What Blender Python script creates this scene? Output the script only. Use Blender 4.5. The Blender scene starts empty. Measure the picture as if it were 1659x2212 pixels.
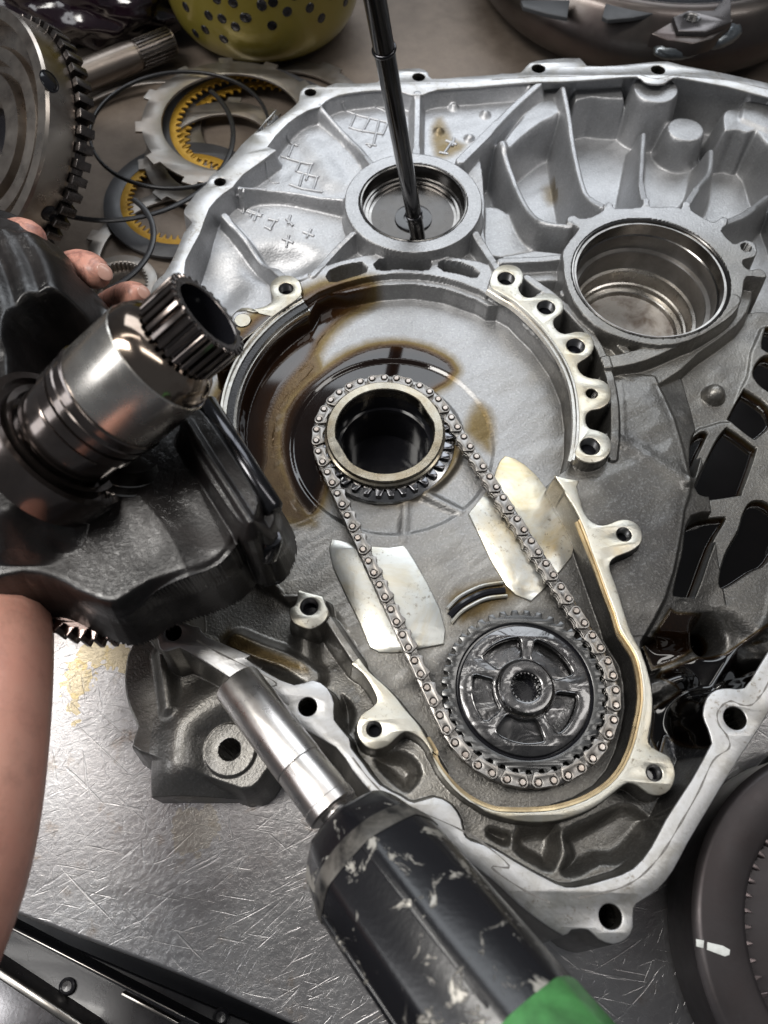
import bpy, math, random
import numpy as np
from mathutils import Vector, Matrix, Quaternion
from mathutils.geometry import tessellate_polygon
random.seed(7); rng = np.random.RandomState(5)
SC = bpy.context.scene; COL = SC.collection
# ------------------------------------------------------------------ camera, lamps, world
H, FZ, FPX, CU, CV, PHI = 430.0, 70.0, 1660.0, 829.5, 1106.0, math.radians(26)
cam_d = bpy.data.cameras.new('camera'); cam = bpy.data.objects.new('camera', cam_d); COL.objects.link(cam)
cam.location = (0, 0, H*.001); cam.rotation_euler = (PHI, 0, 0)
cam_d.sensor_fit = 'VERTICAL'; cam_d.sensor_height = 24; cam_d.lens = 24*FPX/2212
cam_d.clip_start = .005; cam_d.clip_end = 50
cam_d.dof.use_dof = True; cam_d.dof.focus_distance = .41; cam_d.dof.aperture_fstop = 6.5
SC.camera = cam
SC.view_settings.view_transform = 'Standard'; SC.view_settings.look = 'None'
SC.view_settings.exposure = 0.0; SC.view_settings.gamma = 1
wd = bpy.data.worlds.new('World'); SC.world = wd; wd.use_nodes = True
wd.node_tree.nodes['Background'].inputs[0].default_value = (.54, .56, .60, 1)
wd.node_tree.nodes['Background'].inputs[1].default_value = .17
def lamp(name, loc, target, sx, sy, power, col):
    d = bpy.data.lights.new(name, 'AREA'); d.shape = 'RECTANGLE'; d.size = sx; d.size_y = sy
    d.energy = power; d.color = col
    o = bpy.data.objects.new(name, d); COL.objects.link(o); o.location = loc
    o.rotation_euler = (Vector(target)-Vector(loc)).to_track_quat('-Z', 'Y').to_euler()
    return o
lamp('window_light', (.25, 1.75, 1.45), (.05, .25, 0), 1.7, .9, 20, (.90, .95, 1.0))
lamp('tube_light', (-.80, .22, 1.5), (-.5, .15, 0), .34, .85, 21, (1, .97, .92))
lamp('window_light', (-1.9, -.40, 1.35), (-.15, .2, .1), .7, 1.3, 12, (.97, .98, 1.0))
lamp('tube_light', (-.22, .75, 1.6), (-.1, .2, 0), 1.3, .10, 3.2, (1, .98, .94))
lamp('tube_light', (.95, .30, 1.5), (.5, .3, 0), .22, 1.2, 6, (1, .97, .93))
# ------------------------------------------------------------------ pixel <-> place
cP, sP = math.cos(PHI), math.sin(PHI)
def W(u, v, z):                       # photo point (1659x2212 scale) on the plane z mm above the flange -> x, y in mm
    a = (np.asarray(u, float)-CU)/FPX; b = (CV-np.asarray(v, float))/FPX
    dy = b*cP+sP; dz = b*sP-cP
    t = (z+FZ-H)/dz
    return a*t, dy*t
def P3(u, v, z): x, y = W(u, v, z); return Vector((float(x), float(y), z+FZ))
CR = dict(a=(0, 0), b=(800, 0), c=(1600, 0), d=(0, 600), e=(800, 800), f=(1600, 800), g=(0, 1400),
          h=(800, 1600), i=(1600, 1600), j=(0, 2433), k=(800, 2433), l=(1600, 2433))
def R(s):                             # "e 10,20 30,40 f 1,2" -> points in photo scale
    out = []; ox = oy = 0; q = 1
    for w in s.split():
        if w in CR: ox, oy = CR[w][0]*.6636, CR[w][1]*.6636; q = .36
        elif w == 'D': ox = oy = 0; q = 1
        else:
            x, y = w.split(','); out.append((ox+q*float(x), oy+q*float(y)))
    return out
def wpoly(pts, z): 
    a = np.array(pts, float); x, y = W(a[:, 0], a[:, 1], z); return np.stack([x, y], 1)
def catmull(P, n=3, closed=True):
    P = np.asarray(P, float); N = len(P); out = []
    rg = range(N) if closed else range(N-1)
    for i in rg:
        if closed: p0, p1, p2, p3 = P[i-1], P[i], P[(i+1) % N], P[(i+2) % N]
        else: p0, p1, p2, p3 = P[max(i-1, 0)], P[i], P[i+1], P[min(i+2, N-1)]
        for k in range(n):
            t = k/n
            out.append(.5*((2*p1)+(-p0+p2)*t+(2*p0-5*p1+4*p2-p3)*t*t+(-p0+3*p1-3*p2+p3)*t**3))
    if not closed: out.append(P[-1])
    return np.array(out)
def wr(u, v, r, z):                   # pixel radius -> mm radius
    x0, _ = W(u-r, v, z); x1, _ = W(u+r, v, z); return float(x1-x0)/2
def circ(cx, cy, r, n=32, a0=0, a1=2*math.pi, end=False):
    t = np.linspace(a0, a1, n, endpoint=end); return np.stack([cx+r*np.cos(t), cy+r*np.sin(t)], 1)
# ------------------------------------------------------------------ object helpers (all geometry in mm, world frame)
def empty(name, loc, label=None, cat=None, group=None):
    o = bpy.data.objects.new(name, None); COL.objects.link(o); o.location = Vector(loc)*.001; o.empty_display_size = .01
    if label: o['label'] = label
    if cat: o['category'] = cat
    if group: o['group'] = group
    return o
def tag(o, label=None, cat=None, group=None, kind=None):
    for k, v in (('label', label), ('category', cat), ('group', group), ('kind', kind)):
        if v: o[k] = v
    return o
def wloc(o):
    v = Vector((0, 0, 0))
    while o is not None: v = v+o.location; o = o.parent
    return v
def mk(name, V, F, mat, parent=None, loc=None, smooth=40, normals=None, attrs=None):
    V = np.asarray(V, float).reshape(-1, 3)*.001
    if loc is None: L = wloc(parent) if parent is not None else Vector(V.mean(0)*[1, 1, 0]+[0, 0, V[:, 2].min()])
    else: L = Vector(loc)*.001
    V = V-np.array(L)
    me = bpy.data.meshes.new(name)
    if isinstance(F, np.ndarray):
        k = F.shape[1]; me.vertices.add(len(V)); me.vertices.foreach_set('co', V.ravel())
        me.loops.add(F.size); me.loops.foreach_set('vertex_index', F.ravel().astype(np.int32))
        me.polygons.add(len(F)); me.polygons.foreach_set('loop_start', np.arange(0, F.size, k, dtype=np.int32))
        me.update(calc_edges=True)
    else: me.from_pydata([tuple(v) for v in V], [], F)
    me.materials.append(mat)
    me.polygons.foreach_set('use_smooth', np.ones(len(me.polygons), bool))
    if attrs:
        for k, a in attrs.items():
            at = me.attributes.new(k, 'FLOAT', 'POINT'); at.data.foreach_set('value', a.astype(np.float32).ravel())
    if normals is not None: me.normals_split_custom_set_from_vertices(normals)
    elif smooth: me.set_sharp_from_angle(angle=math.radians(smooth))
    me.validate()
    o = bpy.data.objects.new(name, me); COL.objects.link(o)
    if parent is not None: o.parent = parent; o.location = L-wloc(parent)
    else: o.location = L
    return o
def copy_to(o, parent, M=None):
    c = o.copy(); COL.objects.link(c); c.parent = parent
    if M is not None: c.matrix_local = M
    return c
class MB:                              # mesh accumulator
    def __init__(s): s.V = []; s.F = []
    def add(s, V, F):
        b = len(s.V); s.V += [tuple(v) for v in V]; s.F += [tuple(i+b for i in f) for f in F]; return s
    def xf(s, M): s.V = [tuple(M @ Vector(v)) for v in s.V]; return s
    def make(s, name, mat, parent=None, **k): return mk(name, s.V, s.F, mat, parent, **k)
def offs(P, d):                        # inset a CCW polygon by d
    A = np.roll(P, 1, 0); B = np.roll(P, -1, 0)
    t1 = P-A; t2 = B-P
    t1 /= np.linalg.norm(t1, axis=1)[:, None]+1e-9; t2 /= np.linalg.norm(t2, axis=1)[:, None]+1e-9
    n = np.stack([-(t1+t2)[:, 1], (t1+t2)[:, 0]], 1); ln = np.linalg.norm(n, axis=1)[:, None]
    n = n/np.maximum(ln, .6)
    return P+n*d
def area(P): x, y = P[:, 0], P[:, 1]; return .5*np.sum(x*np.roll(y, -1)-y*np.roll(x, -1))
def plate_geo(outer, holes, z, th, bev=.4):
    loops = []
    for k, P in enumerate([outer]+list(holes)):
        P = np.asarray(P, float); a = area(P)
        if (k == 0 and a < 0) or (k > 0 and a > 0): P = P[::-1]
        loops.append(P)
    V = []; F = []; tops = []; base = 0
    for P in loops:
        n = len(P); I = offs(P, bev); J = offs(P, bev*.35)
        for Q, zz in ((I, z), (J, z-bev*.35), (P, z-bev), (P, z-th)):
            V += [(q[0], q[1], zz) for q in Q]
        for r in range(3):
            for i in range(n):
                j = (i+1) % n; F.append((base+r*n+i, base+(r+1)*n+i, base+(r+1)*n+j, base+r*n+j))
        tops.append((base, n)); base += 4*n
    tr = tessellate_polygon([[Vector(V[b+i]) for i in range(n)] for b, n in tops])
    idx = [b+i for b, n in tops for i in range(n)]
    for t in tr:
        a, b, c = [idx[q] for q in t]
        A, B, C = V[a], V[b], V[c]
        cr = (B[0]-A[0])*(C[1]-A[1])-(B[1]-A[1])*(C[0]-A[0])
        if abs(cr) < 1e-9: continue
        F.append((a, b, c) if cr > 0 else (a, c, b))
    return V, F
def lathe_geo(prof, n=48, c=(0, 0, 0), axis=None, flip=False, a0=0, a1=2*math.pi):
    full = abs(a1-a0-2*math.pi) < 1e-6; m = n if full else n+1
    V = []; F = []
    M = Matrix.Identity(3)
    if axis is not None: M = Vector((0, 0, 1)).rotation_difference(Vector(axis)).to_matrix()
    c = Vector(c)
    for r, z in prof:
        for i in range(m):
            t = a0+(a1-a0)*i/n
            V.append(tuple(c+M @ Vector((r*math.cos(t), r*math.sin(t), z))))
    for k in range(len(prof)-1):
        for i in range(n):
            j = (i+1) % m
            f = (k*m+i, k*m+j, (k+1)*m+j, (k+1)*m+i)
            F.append(f[::-1] if flip else f)
    return V, F
def tube_geo(path, r, n=10, closed=False, caps=True):
    P = [Vector(p) for p in path]; N = len(P); V = []; F = []
    rs = r if hasattr(r, '__len__') else [r]*N
    up = Vector((0, 0, 1)); prev = None
    for i, p in enumerate(P):
        t = (P[(i+1) % N]-P[i-1]) if closed else (P[min(i+1, N-1)]-P[max(i-1, 0)])
        t.normalize()
        if prev is None: a = t.cross(up); a = a if a.length > .1 else t.cross(Vector((1, 0, 0)))
        else: a = prev-t*prev.dot(t)
        a.normalize(); b = t.cross(a); prev = a
        for k in range(n):
            q = 2*math.pi*k/n; V.append(tuple(p+(a*math.cos(q)+b*math.sin(q))*rs[i]))
    for i in range(N if closed else N-1):
        for k in range(n):
            k2 = (k+1) % n; i2 = (i+1) % N
            F.append((i*n+k, i2*n+k, i2*n+k2, i*n+k2))
    if caps and not closed: F.append(tuple(range(n))[::-1]); F.append(tuple((N-1)*n+k for k in range(n)))
    return V, F
def box_geo(sx, sy, sz, M=None, bev=0):
    if bev <= 0:
        V = [(x*sx/2, y*sy/2, z*sz/2) for z in (-1, 1) for y in (-1, 1) for x in (-1, 1)]
        F = [(0, 2, 3, 1), (4, 5, 7, 6), (0, 1, 5, 4), (2, 6, 7, 3), (0, 4, 6, 2), (1, 3, 7, 5)]
    else:
        P = []
        for cx, cy, s in ((1, 1, 0), (-1, 1, 1), (-1, -1, 2), (1, -1, 3)):
            for q in range(4):
                t = (s+q/3)*math.pi/2; P.append((cx*(sx/2-bev)+bev*math.cos(t), cy*(sy/2-bev)+bev*math.sin(t)))
        V, F = plate_geo(np.array(P), [], sz/2, sz, min(bev*.6, sz*.4))
    if M is not None: V = [tuple(M @ Vector(v)) for v in V]
    return V, F
# ------------------------------------------------------------------ materials
def mat(name):
    m = bpy.data.materials.new(name); m.use_nodes = True; nt = m.node_tree
    return m, nt, nt.nodes['Principled BSDF']
def nn(nt, t, **k):
    n = nt.nodes.new(t)
    for a, b in k.items():
        if a.startswith('_'): setattr(n, a[1:], b)
        else: n.inputs[a.replace('__', ' ')].default_value = b
    return n
def noise(nt, scale, detail=3, rough=.6, vec=None, dist=0):
    n = nn(nt, 'ShaderNodeTexNoise', Scale=scale, Detail=detail, Roughness=rough, Distortion=dist)
    if vec is not None: nt.links.new(vec, n.inputs['Vector'])
    return n
def ramp(nt, src, stops):
    r = nt.nodes.new('ShaderNodeValToRGB'); e = r.color_ramp.elements
    while len(e) < len(stops): e.new(.5)
    for q, (p, c) in zip(e, stops): q.position = p; q.color = (c[0], c[1], c[2], 1) if hasattr(c, '__len__') else (c, c, c, 1)
    nt.links.new(src, r.inputs[0]); return r
def mixc(nt, f, a, b, blend='MIX'):
    m = nt.nodes.new('ShaderNodeMix'); m.data_type = 'RGBA'; m.blend_type = blend
    for s, i in ((f, 0), (a, 6), (b, 7)):
        if isinstance(s, (int, float)): m.inputs[i].default_value = s
        elif isinstance(s, tuple): m.inputs[i].default_value = (*s, 1)
        else: nt.links.new(s, m.inputs[i])
    return m.outputs[2]
def mth(nt, op, a, b=None, c=None):
    m = nt.nodes.new('ShaderNodeMath'); m.operation = op
    for i, s in enumerate((a, b, c)):
        if s is None: continue
        if isinstance(s, (int, float)): m.inputs[i].default_value = s
        else: nt.links.new(s, m.inputs[i])
    return m.outputs[0]
def bump(nt, src, dist, strength=1, prev=None):
    b = nn(nt, 'ShaderNodeBump', Strength=strength, Distance=dist)
    nt.links.new(src, b.inputs['Height'])
    if prev is not None: nt.links.new(prev, b.inputs['Normal'])
    return b.outputs[0]
def geo(nt): return nt.nodes.new('ShaderNodeNewGeometry').outputs['Position']
def metal(name, col, rough=.35, metallic=1.0, grain=0, gscale=900, dirt=None, damt=.4, dscale=40, coat=0, rvar=.12, spec=.5, swirl=0):
    """plain worn metal: mottled tint, varying roughness, fine grain"""
    m, nt, b = mat(name); pos = geo(nt); L = nt.links
    n1 = noise(nt, dscale, 6, .65, pos, .4)
    r1 = ramp(nt, n1.outputs[0], [(.38, 0), (.66, 1)])
    dc = dirt or tuple(c*.45 for c in col)
    fac = mth(nt, 'MULTIPLY', r1.outputs[0], damt)
    L.new(mixc(nt, fac, col, dc), b.inputs['Base Color'])
    n2 = noise(nt, dscale*3.1, 4, .6, pos)
    L.new(mth(nt, 'ADD', mth(nt, 'MULTIPLY', mth(nt, 'SUBTRACT', n2.outputs[0], .5), rvar*2), rough), b.inputs['Roughness'])
    b.inputs['Metallic'].default_value = metallic
    b.inputs['Coat Weight'].default_value = coat; b.inputs['Coat Roughness'].default_value = .06
    b.inputs['Specular IOR Level'].default_value = spec
    if grain: L.new(bump(nt, noise(nt, gscale, 2, .5, pos).outputs[0], grain*.001, 1), b.inputs['Normal'])
    if swirl:
        sb = bump(nt, noise(nt, 85, 2, .5, pos, 1.2).outputs[0], .0005*swirl, 1); L.new(sb, b.inputs['Normal']); L.new(sb, b.inputs['Coat Normal'])
    return m
def case_material():
    m, nt, b = mat('cast_aluminium'); pos = geo(nt); L = nt.links
    def att(n): a = nt.nodes.new('ShaderNodeAttribute'); a.attribute_name = n; return a.outputs['Fac']
    oil, wet_dark = att('oil'), att('wet_dark')
    n1 = noise(nt, 60, 5, .6, pos, .3); n2 = noise(nt, 780, 2, .6, pos); n3 = noise(nt, 14, 3, .5, pos)
    dry = mixc(nt, ramp(nt, n1.outputs[0], [(.3, 0), (.75, 1)]).outputs[0], (.49, .495, .51), (.38, .385, .40))
    dark = mixc(nt, ramp(nt, n1.outputs[0], [(.3, 0), (.7, 1)]).outputs[0], (.15, .143, .133), (.24, .228, .205))
    dark = mixc(nt, mth(nt, 'MULTIPLY', mth(nt, 'SUBTRACT', wet_dark, 1.0), 1.0), dark, (.026, .026, .029))  # above one the value only darkens the tone
    wet_dark = mth(nt, 'MINIMUM', wet_dark, 1.0)
    base = mixc(nt, wet_dark, dry, dark)
    speck = ramp(nt, n2.outputs[0], [(.52, 0), (.70, 1)]).outputs[0]; spd = ramp(nt, noise(nt, 620, 2, .6, pos).outputs[0], [(.54, 0), (.72, 1)]).outputs[0]
    base = mixc(nt, mth(nt, 'MULTIPLY', spd, .18), base, (.06, .06, .06))
    base = mixc(nt, mth(nt, 'MULTIPLY', speck, mth(nt, 'SUBTRACT', .24, mth(nt, 'MULTIPLY', wet_dark, .15))), base, (.8, .8, .8))
    # oil standing on the metal: gold where thin, brown, then black
    on = mth(nt, 'ADD', oil, mth(nt, 'MULTIPLY', mth(nt, 'SUBTRACT', noise(nt, 160, 4, .6, pos).outputs[0], .5), .10))
    oc = ramp(nt, on, [(.05, (1, 1, 1)), (.26, (.46, .34, .16)), (.42, (.20, .11, .035)), (.58, (.065, .028, .010)), (.78, (.022, .011, .008)), (.98, (.009, .006, .006))]).outputs[0]
    base = mixc(nt, 1.0, base, oc, 'MULTIPLY')
    L.new(base, b.inputs['Base Color'])
    pool = ramp(nt, oil, [(.3, 0), (.6, 1)]).outputs[0]
    met = mth(nt, 'MULTIPLY', mth(nt, 'SUBTRACT', 1.0, pool), .9); L.new(met, b.inputs['Metallic'])
    rg = mth(nt, 'SUBTRACT', .50, mth(nt, 'MULTIPLY', wet_dark, .07))
    rg = mth(nt, 'MULTIPLY', rg, mth(nt, 'SUBTRACT', 1.0, mth(nt, 'MULTIPLY', pool, .9))); L.new(rg, b.inputs['Roughness'])
    inv = mth(nt, 'SUBTRACT', 1.0, pool)
    hgt = mth(nt, 'MULTIPLY', mth(nt, 'ADD', n2.outputs[0], mth(nt, 'MULTIPLY', noise(nt, 420, 3, .6, pos).outputs[0], .5)), inv)
    nb = bump(nt, hgt, .00026, 1)
    L.new(nb, b.inputs['Normal'])
    ws = mth(nt, 'MULTIPLY', ramp(nt, n3.outputs[0], [(.42, 0), (.6, 1)]).outputs[0], mth(nt, 'MULTIPLY', wet_dark, .5))
    L.new(ws, b.inputs['Coat Weight']); b.inputs['Coat Roughness'].default_value = .12
    return m
def machined(name, col=(.86, .85, .82), stain=(.62, .50, .28), samt=.5, rough=.28, mill=.00006, mscale=900, sscale=30, swirl=0):
    m, nt, b = mat(name); pos = geo(nt); L = nt.links
    n1 = noise(nt, sscale, 7, .7, pos, .6)
    c = mixc(nt, mth(nt, 'MULTIPLY', ramp(nt, n1.outputs[0], [(.45, 0), (.72, 1)]).outputs[0], samt), col, stain)
    n4 = noise(nt, 420, 5, .75, pos)
    patch = noise(nt, 45, 3, .5, pos)
    pit = mth(nt, 'MULTIPLY', ramp(nt, n4.outputs[0], [(.56, 0), (.66, 1)]).outputs[0], ramp(nt, patch.outputs[0], [(.44, 0), (.58, .9)]).outputs[0])
    c = mixc(nt, pit, c, (.22, .19, .15)); L.new(c, b.inputs['Base Color'])
    b.inputs['Metallic'].default_value = .92
    L.new(mth(nt, 'ADD', mth(nt, 'MULTIPLY', noise(nt, 90, 4, .6, pos).outputs[0], .3), rough-.12), b.inputs['Roughness'])
    w = nn(nt, 'ShaderNodeTexWave', Scale=mscale/6.3, Distortion=6.0, Detail=2.0); w.inputs['Detail Scale'].default_value = .02*mscale/6.3
    w.wave_type = 'BANDS'; w.bands_direction = 'DIAGONAL'; L.new(pos, w.inputs['Vector'])
    nb = bump(nt, w.outputs['Fac'], mill, .8); nb = bump(nt, n4.outputs[0], .00005, .5, nb)
    if swirl:
        nb = bump(nt, noise(nt, 130, 2, .5, pos, 1.6).outputs[0], .0002*swirl, 1, nb)
    L.new(nb, b.inputs['Normal']); return m
M_case = case_material()
M_mach = machined('machined_aluminium', (.50, .50, .505), (.30, .28, .24), .75, rough=.40, mill=.00002, sscale=55)
M_rim = machined('milled_rim', (.52, .505, .45), (.42, .34, .20), .7, .34, .000018, 1400, 40)
M_pad = machined('milled_pad', (.56, .565, .54), (.46, .34, .13), .9, .3, .00001, 300, 20, .35)
M_bore = metal('bore_steel', (.50, .48, .45), .28, 1, .02, 900, (.22, .19, .15), .6, 60)
M_thread = metal('thread_steel', (.22, .22, .225), .33, 1, 0, 900, (.15, .14, .13), .5, 200)
M_void = metal('void_shade_black', (.012, .012, .015), .12, 0, 0, 900, None, .3, 50)  # near-black for oily bores; also paints the shade inside holes and slots
# ------------------------------------------------------------------ the transmission case: height field of the casting
gx = np.arange(-208, 305, .56); gy = [-42.0]
while gy[-1] < 575: gy.append(gy[-1]+.46+.34*max(0, min(1, (gy[-1]-60)/400)))
gy = np.array(gy)
XX, YY = np.meshgrid(gx, gy); XX = XX.astype(np.float32); YY = YY.astype(np.float32)
NEG = -71.0
Z = np.full(XX.shape, NEG, np.float32); LAB = np.zeros(XX.shape, np.int16); NAMES = ['outer_wall']; LABELS = {}
OIL = np.zeros(XX.shape, np.float32); WET_DARK = np.zeros(XX.shape, np.float32)
def lab(name, label=None):
    NAMES.append(name)
    if label: LABELS[len(NAMES)-1] = label
    return len(NAMES)-1
def win(P, m):
    x0, y0 = P.min(0)-m; x1, y1 = P.max(0)+m
    i0, i1 = np.searchsorted(gy, [y0, y1]); j0, j1 = np.searchsorted(gx, [x0, x1])
    return slice(max(i0, 0), max(i1, 1)), slice(max(j0, 0), max(j1, 1))
def sd_raw(P, X, Y):
    d2 = np.full(X.shape, 1e12, np.float32); ins = np.zeros(X.shape, bool)
    for k in range(len(P)):
        ax, ay = P[k-1]; bx, by = P[k]; ex, ey = bx-ax, by-ay; L2 = ex*ex+ey*ey
        if L2 < 1e-9: continue
        px, py = X-np.float32(ax), Y-np.float32(ay)
        t = np.clip((px*ex+py*ey)/L2, 0, 1); qx, qy = px-t*ex, py-t*ey
        np.minimum(d2, qx*qx+qy*qy, out=d2)
        if ey != 0:
            c = ((ay > Y) != (by > Y)) & (px < py*(ex/ey)); ins ^= c
    d = np.sqrt(d2); return np.where(ins, -d, d)
def sd(P, m=14, half=False):
    P = np.asarray(P, float); s = win(P, m); X, Y = XX[s], YY[s]
    if half and X.size > 60000:
        a = sd_raw(P, X[::2, ::2], Y[::2, ::2])
        ii = np.linspace(0, a.shape[0]-1, num=1) ; r = np.repeat(a, 2, 0)[:X.shape[0]]
        n0, n1 = X.shape
        yi = np.arange(n0)/2; y0 = np.minimum(yi.astype(int), a.shape[0]-1); y1 = np.minimum(y0+1, a.shape[0]-1); fy = (yi-y0)[:, None].astype(np.float32)
        a = a[y0]*(1-fy)+a[y1]*fy
        xi = np.arange(n1)/2; x0 = np.minimum(xi.astype(int), a.shape[1]-1); x1 = np.minimum(x0+1, a.shape[1]-1); fx = (xi-x0).astype(np.float32)
        return s, a[:, x0]*(1-fx)+a[:, x1]*fx
    return s, sd_raw(P, X, Y)
def smax(a, b, k):
    h = np.maximum(k-np.abs(a-b), 0)/k; return np.maximum(a, b)+h*h*k*.25
def smin(a, b, k): return -smax(-a, -b, k)
def add(P, top, slope=8, k=2.5, rr=1.2, lb=None, m=14, half=False, d=None):
    if len(P) > 7 and d is None and not half: P = catmull(P, 2)
    s, q = d if d is not None else sd(P, m, half)
    c = smin(np.full_like(q, 0)+top, top-slope*q, rr)
    if lb is not None: LAB[s] = np.where(c > Z[s], lb, LAB[s])
    Z[s] = np.where(c <= NEG, Z[s], smax(Z[s], c, k))
def cut(P, bot, slope=8, k=1.5, rr=3, lb=None, m=8, half=False, d=None, oil=0, wet_dark=None):
    s, q = d if d is not None else sd(P, m, half)
    c = smax(np.full_like(q, 0)+bot, bot+slope*(q+ (Z[s]-bot).clip(0, 60)/slope*0+0), rr) if slope < 50 else np.where(q < 0, bot, 99)
    if lb is not None: LAB[s] = np.where(c < Z[s]-.2, lb, LAB[s])
    Z[s] = smin(Z[s], c, k)
    if oil: OIL[s] = np.maximum(OIL[s], np.clip(-q/2.0+.2, 0, 1)*oil)
def cutw(P, bot, slope=8, k=1.2, rr=3, lb=None, oil=0, half=False, m=3):
    """pocket whose mouth (not floor) has outline P"""
    s, q = sd(P, m, half)
    ref = np.percentile(Z[s][np.abs(q) < 1.5], 60) if (np.abs(q) < 1.5).any() else 0
    c = smax(np.full_like(q, 0)+bot, ref+slope*q, rr)
    if lb is not None: LAB[s] = np.where(c < Z[s]-.2, lb, LAB[s])
    Z[s] = smin(Z[s], c, k)
    if oil: OIL[s] = np.maximum(OIL[s], np.clip((-q-(ref-bot)/slope)/1.5+.6, 0, 1)*oil)
MINZ = -999.0
def rib(path, w, slope=5, k=4, rr=2.4, lb=None, taper=None):
    pts = [(*W(u, v, z), z) for u, v, z in path]
    A = np.array([(float(x), float(y), z) for x, y, z in pts]); A = catmull(A, 4, False)
    s = win(A[:, :2], w/2+10); X, Y = XX[s], YY[s]
    bd = np.full(X.shape, 1e9, np.float32); bz = np.zeros_like(bd)
    for i in range(len(A)-1):
        ax, ay, az = A[i]; bx, by, bz2 = A[i+1]; ex, ey = bx-ax, by-ay; L2 = ex*ex+ey*ey+1e-9
        t = np.clip(((X-ax)*ex+(Y-ay)*ey)/L2, 0, 1); d = np.hypot(X-ax-t*ex, Y-ay-t*ey)
        q = d < bd; bd = np.where(q, d, bd); bz = np.where(q, az+t*(bz2-az), bz)
    c = smin(bz, bz-slope*(bd-w/2), rr)
    c = np.where(Z[s] < MINZ, NEG-5, c)
    if lb is not None: LAB[s] = np.where(c > Z[s], lb, LAB[s])
    Z[s] = np.where(c <= NEG, Z[s], smax(Z[s], c, k))
def zr(s, z): return [(u, v, z) for u, v in R(s)]
def field(ctrl, sig):                  # smooth field over the floor plane from (u,v,value)
    num = np.zeros(XX[::4, ::4].shape); den = num+1e-9
    X, Y = XX[::4, ::4], YY[::4, ::4]
    for u, v, q in ctrl:
        x, y = W(u, v, -20); w = np.exp(-((X-x)**2+(Y-y)**2)/(2*sig*sig))+1e-12/(1+(X-x)**2+(Y-y)**2); num = num+w*q; den = den+w
    a = (num/den).astype(np.float32); n0, n1 = XX.shape
    yi = np.arange(n0)/4; y0 = np.minimum(yi.astype(int), a.shape[0]-1); y1 = np.minimum(y0+1, a.shape[0]-1); fy = (yi-y0)[:, None].astype(np.float32)
    a = a[y0]*(1-fy)+a[y1]*fy
    xi = np.arange(n1)/4; x0 = np.minimum(xi.astype(int), a.shape[1]-1); x1 = np.minimum(x0+1, a.shape[1]-1); fx = (xi-x0).astype(np.float32)
    return a[:, x0]*(1-fx)+a[:, x1]*fx
# --- flange outlines
FL_OUT = R("d 920,600 a 985,1640 1055,1510 1105,1390 1150,1335 1108,1290 1108,1250 1175,1160 1235,1105 1262,1052 1340,1000 1450,865 1560,765 1659,655 "
           "b 60,800 190,715 285,640 318,600 325,550 370,512 430,508 475,522 540,497 650,500 790,492 820,450 900,420 1040,408 1095,435 1118,472 1300,460 1500,447 c 60,440 175,434 "
           "225,378 330,356 530,348 572,393 750,392 950,372 1060,368 1150,392 1659,497 D 1800,235 1860,500 1860,900 1800,1150 i 2000,700 1850,1000 1659,1330 1600,1430 1530,1535 "
           "l 1420,170 1300,370 1180,570 1090,740 1000,850 900,920 852,965 850,1080 810,1150 730,1182 640,1150 580,1095 480,1095 430,1130 260,1020 150,930 0,790 "
           "k 1200,580 1050,460 860,350 760,280 640,140 540,0 h 300,1400 g 1659,1660 1400,1500 1120,1322 1060,1305 1000,1325 958,1308 940,1240 D 300,1330 250,1150 225,950 250,800 300,700")
FL_IN = R("d 1120,640 1110,560 a 1115,1560 1200,1400 1255,1250 1340,1160 1400,1120 1460,1045 1659,900 b 130,880 250,742 370,662 445,640 480,607 560,570 700,548 840,540 950,555 1000,572 1070,565 1150,537 1400,520 "
          "c 0,512 290,490 410,490 700,470 870,458 912,485 960,503 1040,500 1092,465 1200,478 1659,582 D 1800,290 1810,500 1810,900 1760,1100 i 1850,700 1700,900 1600,1060 1520,1178 1430,1180 1350,1190 "
          "1292,1240 1270,1340 1300,1420 1322,1500 1310,1535 l 1200,200 1050,430 960,600 850,730 700,790 500,840 380,815 150,690 0,600 k 1350,560 1308,515 1290,430 1230,340 1130,297 1010,332 930,290 800,220 700,90 630,0 "
          "h 620,1480 530,1370 530,1270 490,1180 400,1130 290,1160 130,1090 0,1000 g 1500,1350 1240,1240 1195,1180 1100,1150 D 400,1300 330,1150 300,950 330,790 380,720")
LB_fl = lab('flange_wall')
PO, PI_ = catmull(wpoly(FL_OUT, 0), 2), catmull(wpoly(FL_IN, 0), 2)
dO = sd(PO, 30, True)
s, q = dO
Z[s] = np.where(q < 8, np.maximum(smin(np.full_like(q, -.5), -.5-9*q, 1.5), NEG), Z[s]); LAB[s] = np.where(q < 0, LB_fl, 0)
# --- bell outside lower left
LB_bell = lab('bell_housing')
BELL = wpoly(R("D 330,1330 284,1393 270,1433 268,1480 277,1526 296,1570 283,1612 330,1635 420,1668 520,1705 560,1690 590,1650 640,1660 700,1705 800,1800 830,1780 640,1500 430,1400"), -34)
add(BELL, -34, 7, 3, 7, LB_bell, 14)
rib(zr("g 960,1330 985,1500 1005,1659", -27) + zr("j 640,-480", -30)[:0], 3, 2, 5, 3, LB_bell)
rib(zr("D 480,1500 400,1560 385,1640", -27), 12, 1.2, 8, 6, LB_bell)
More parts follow.
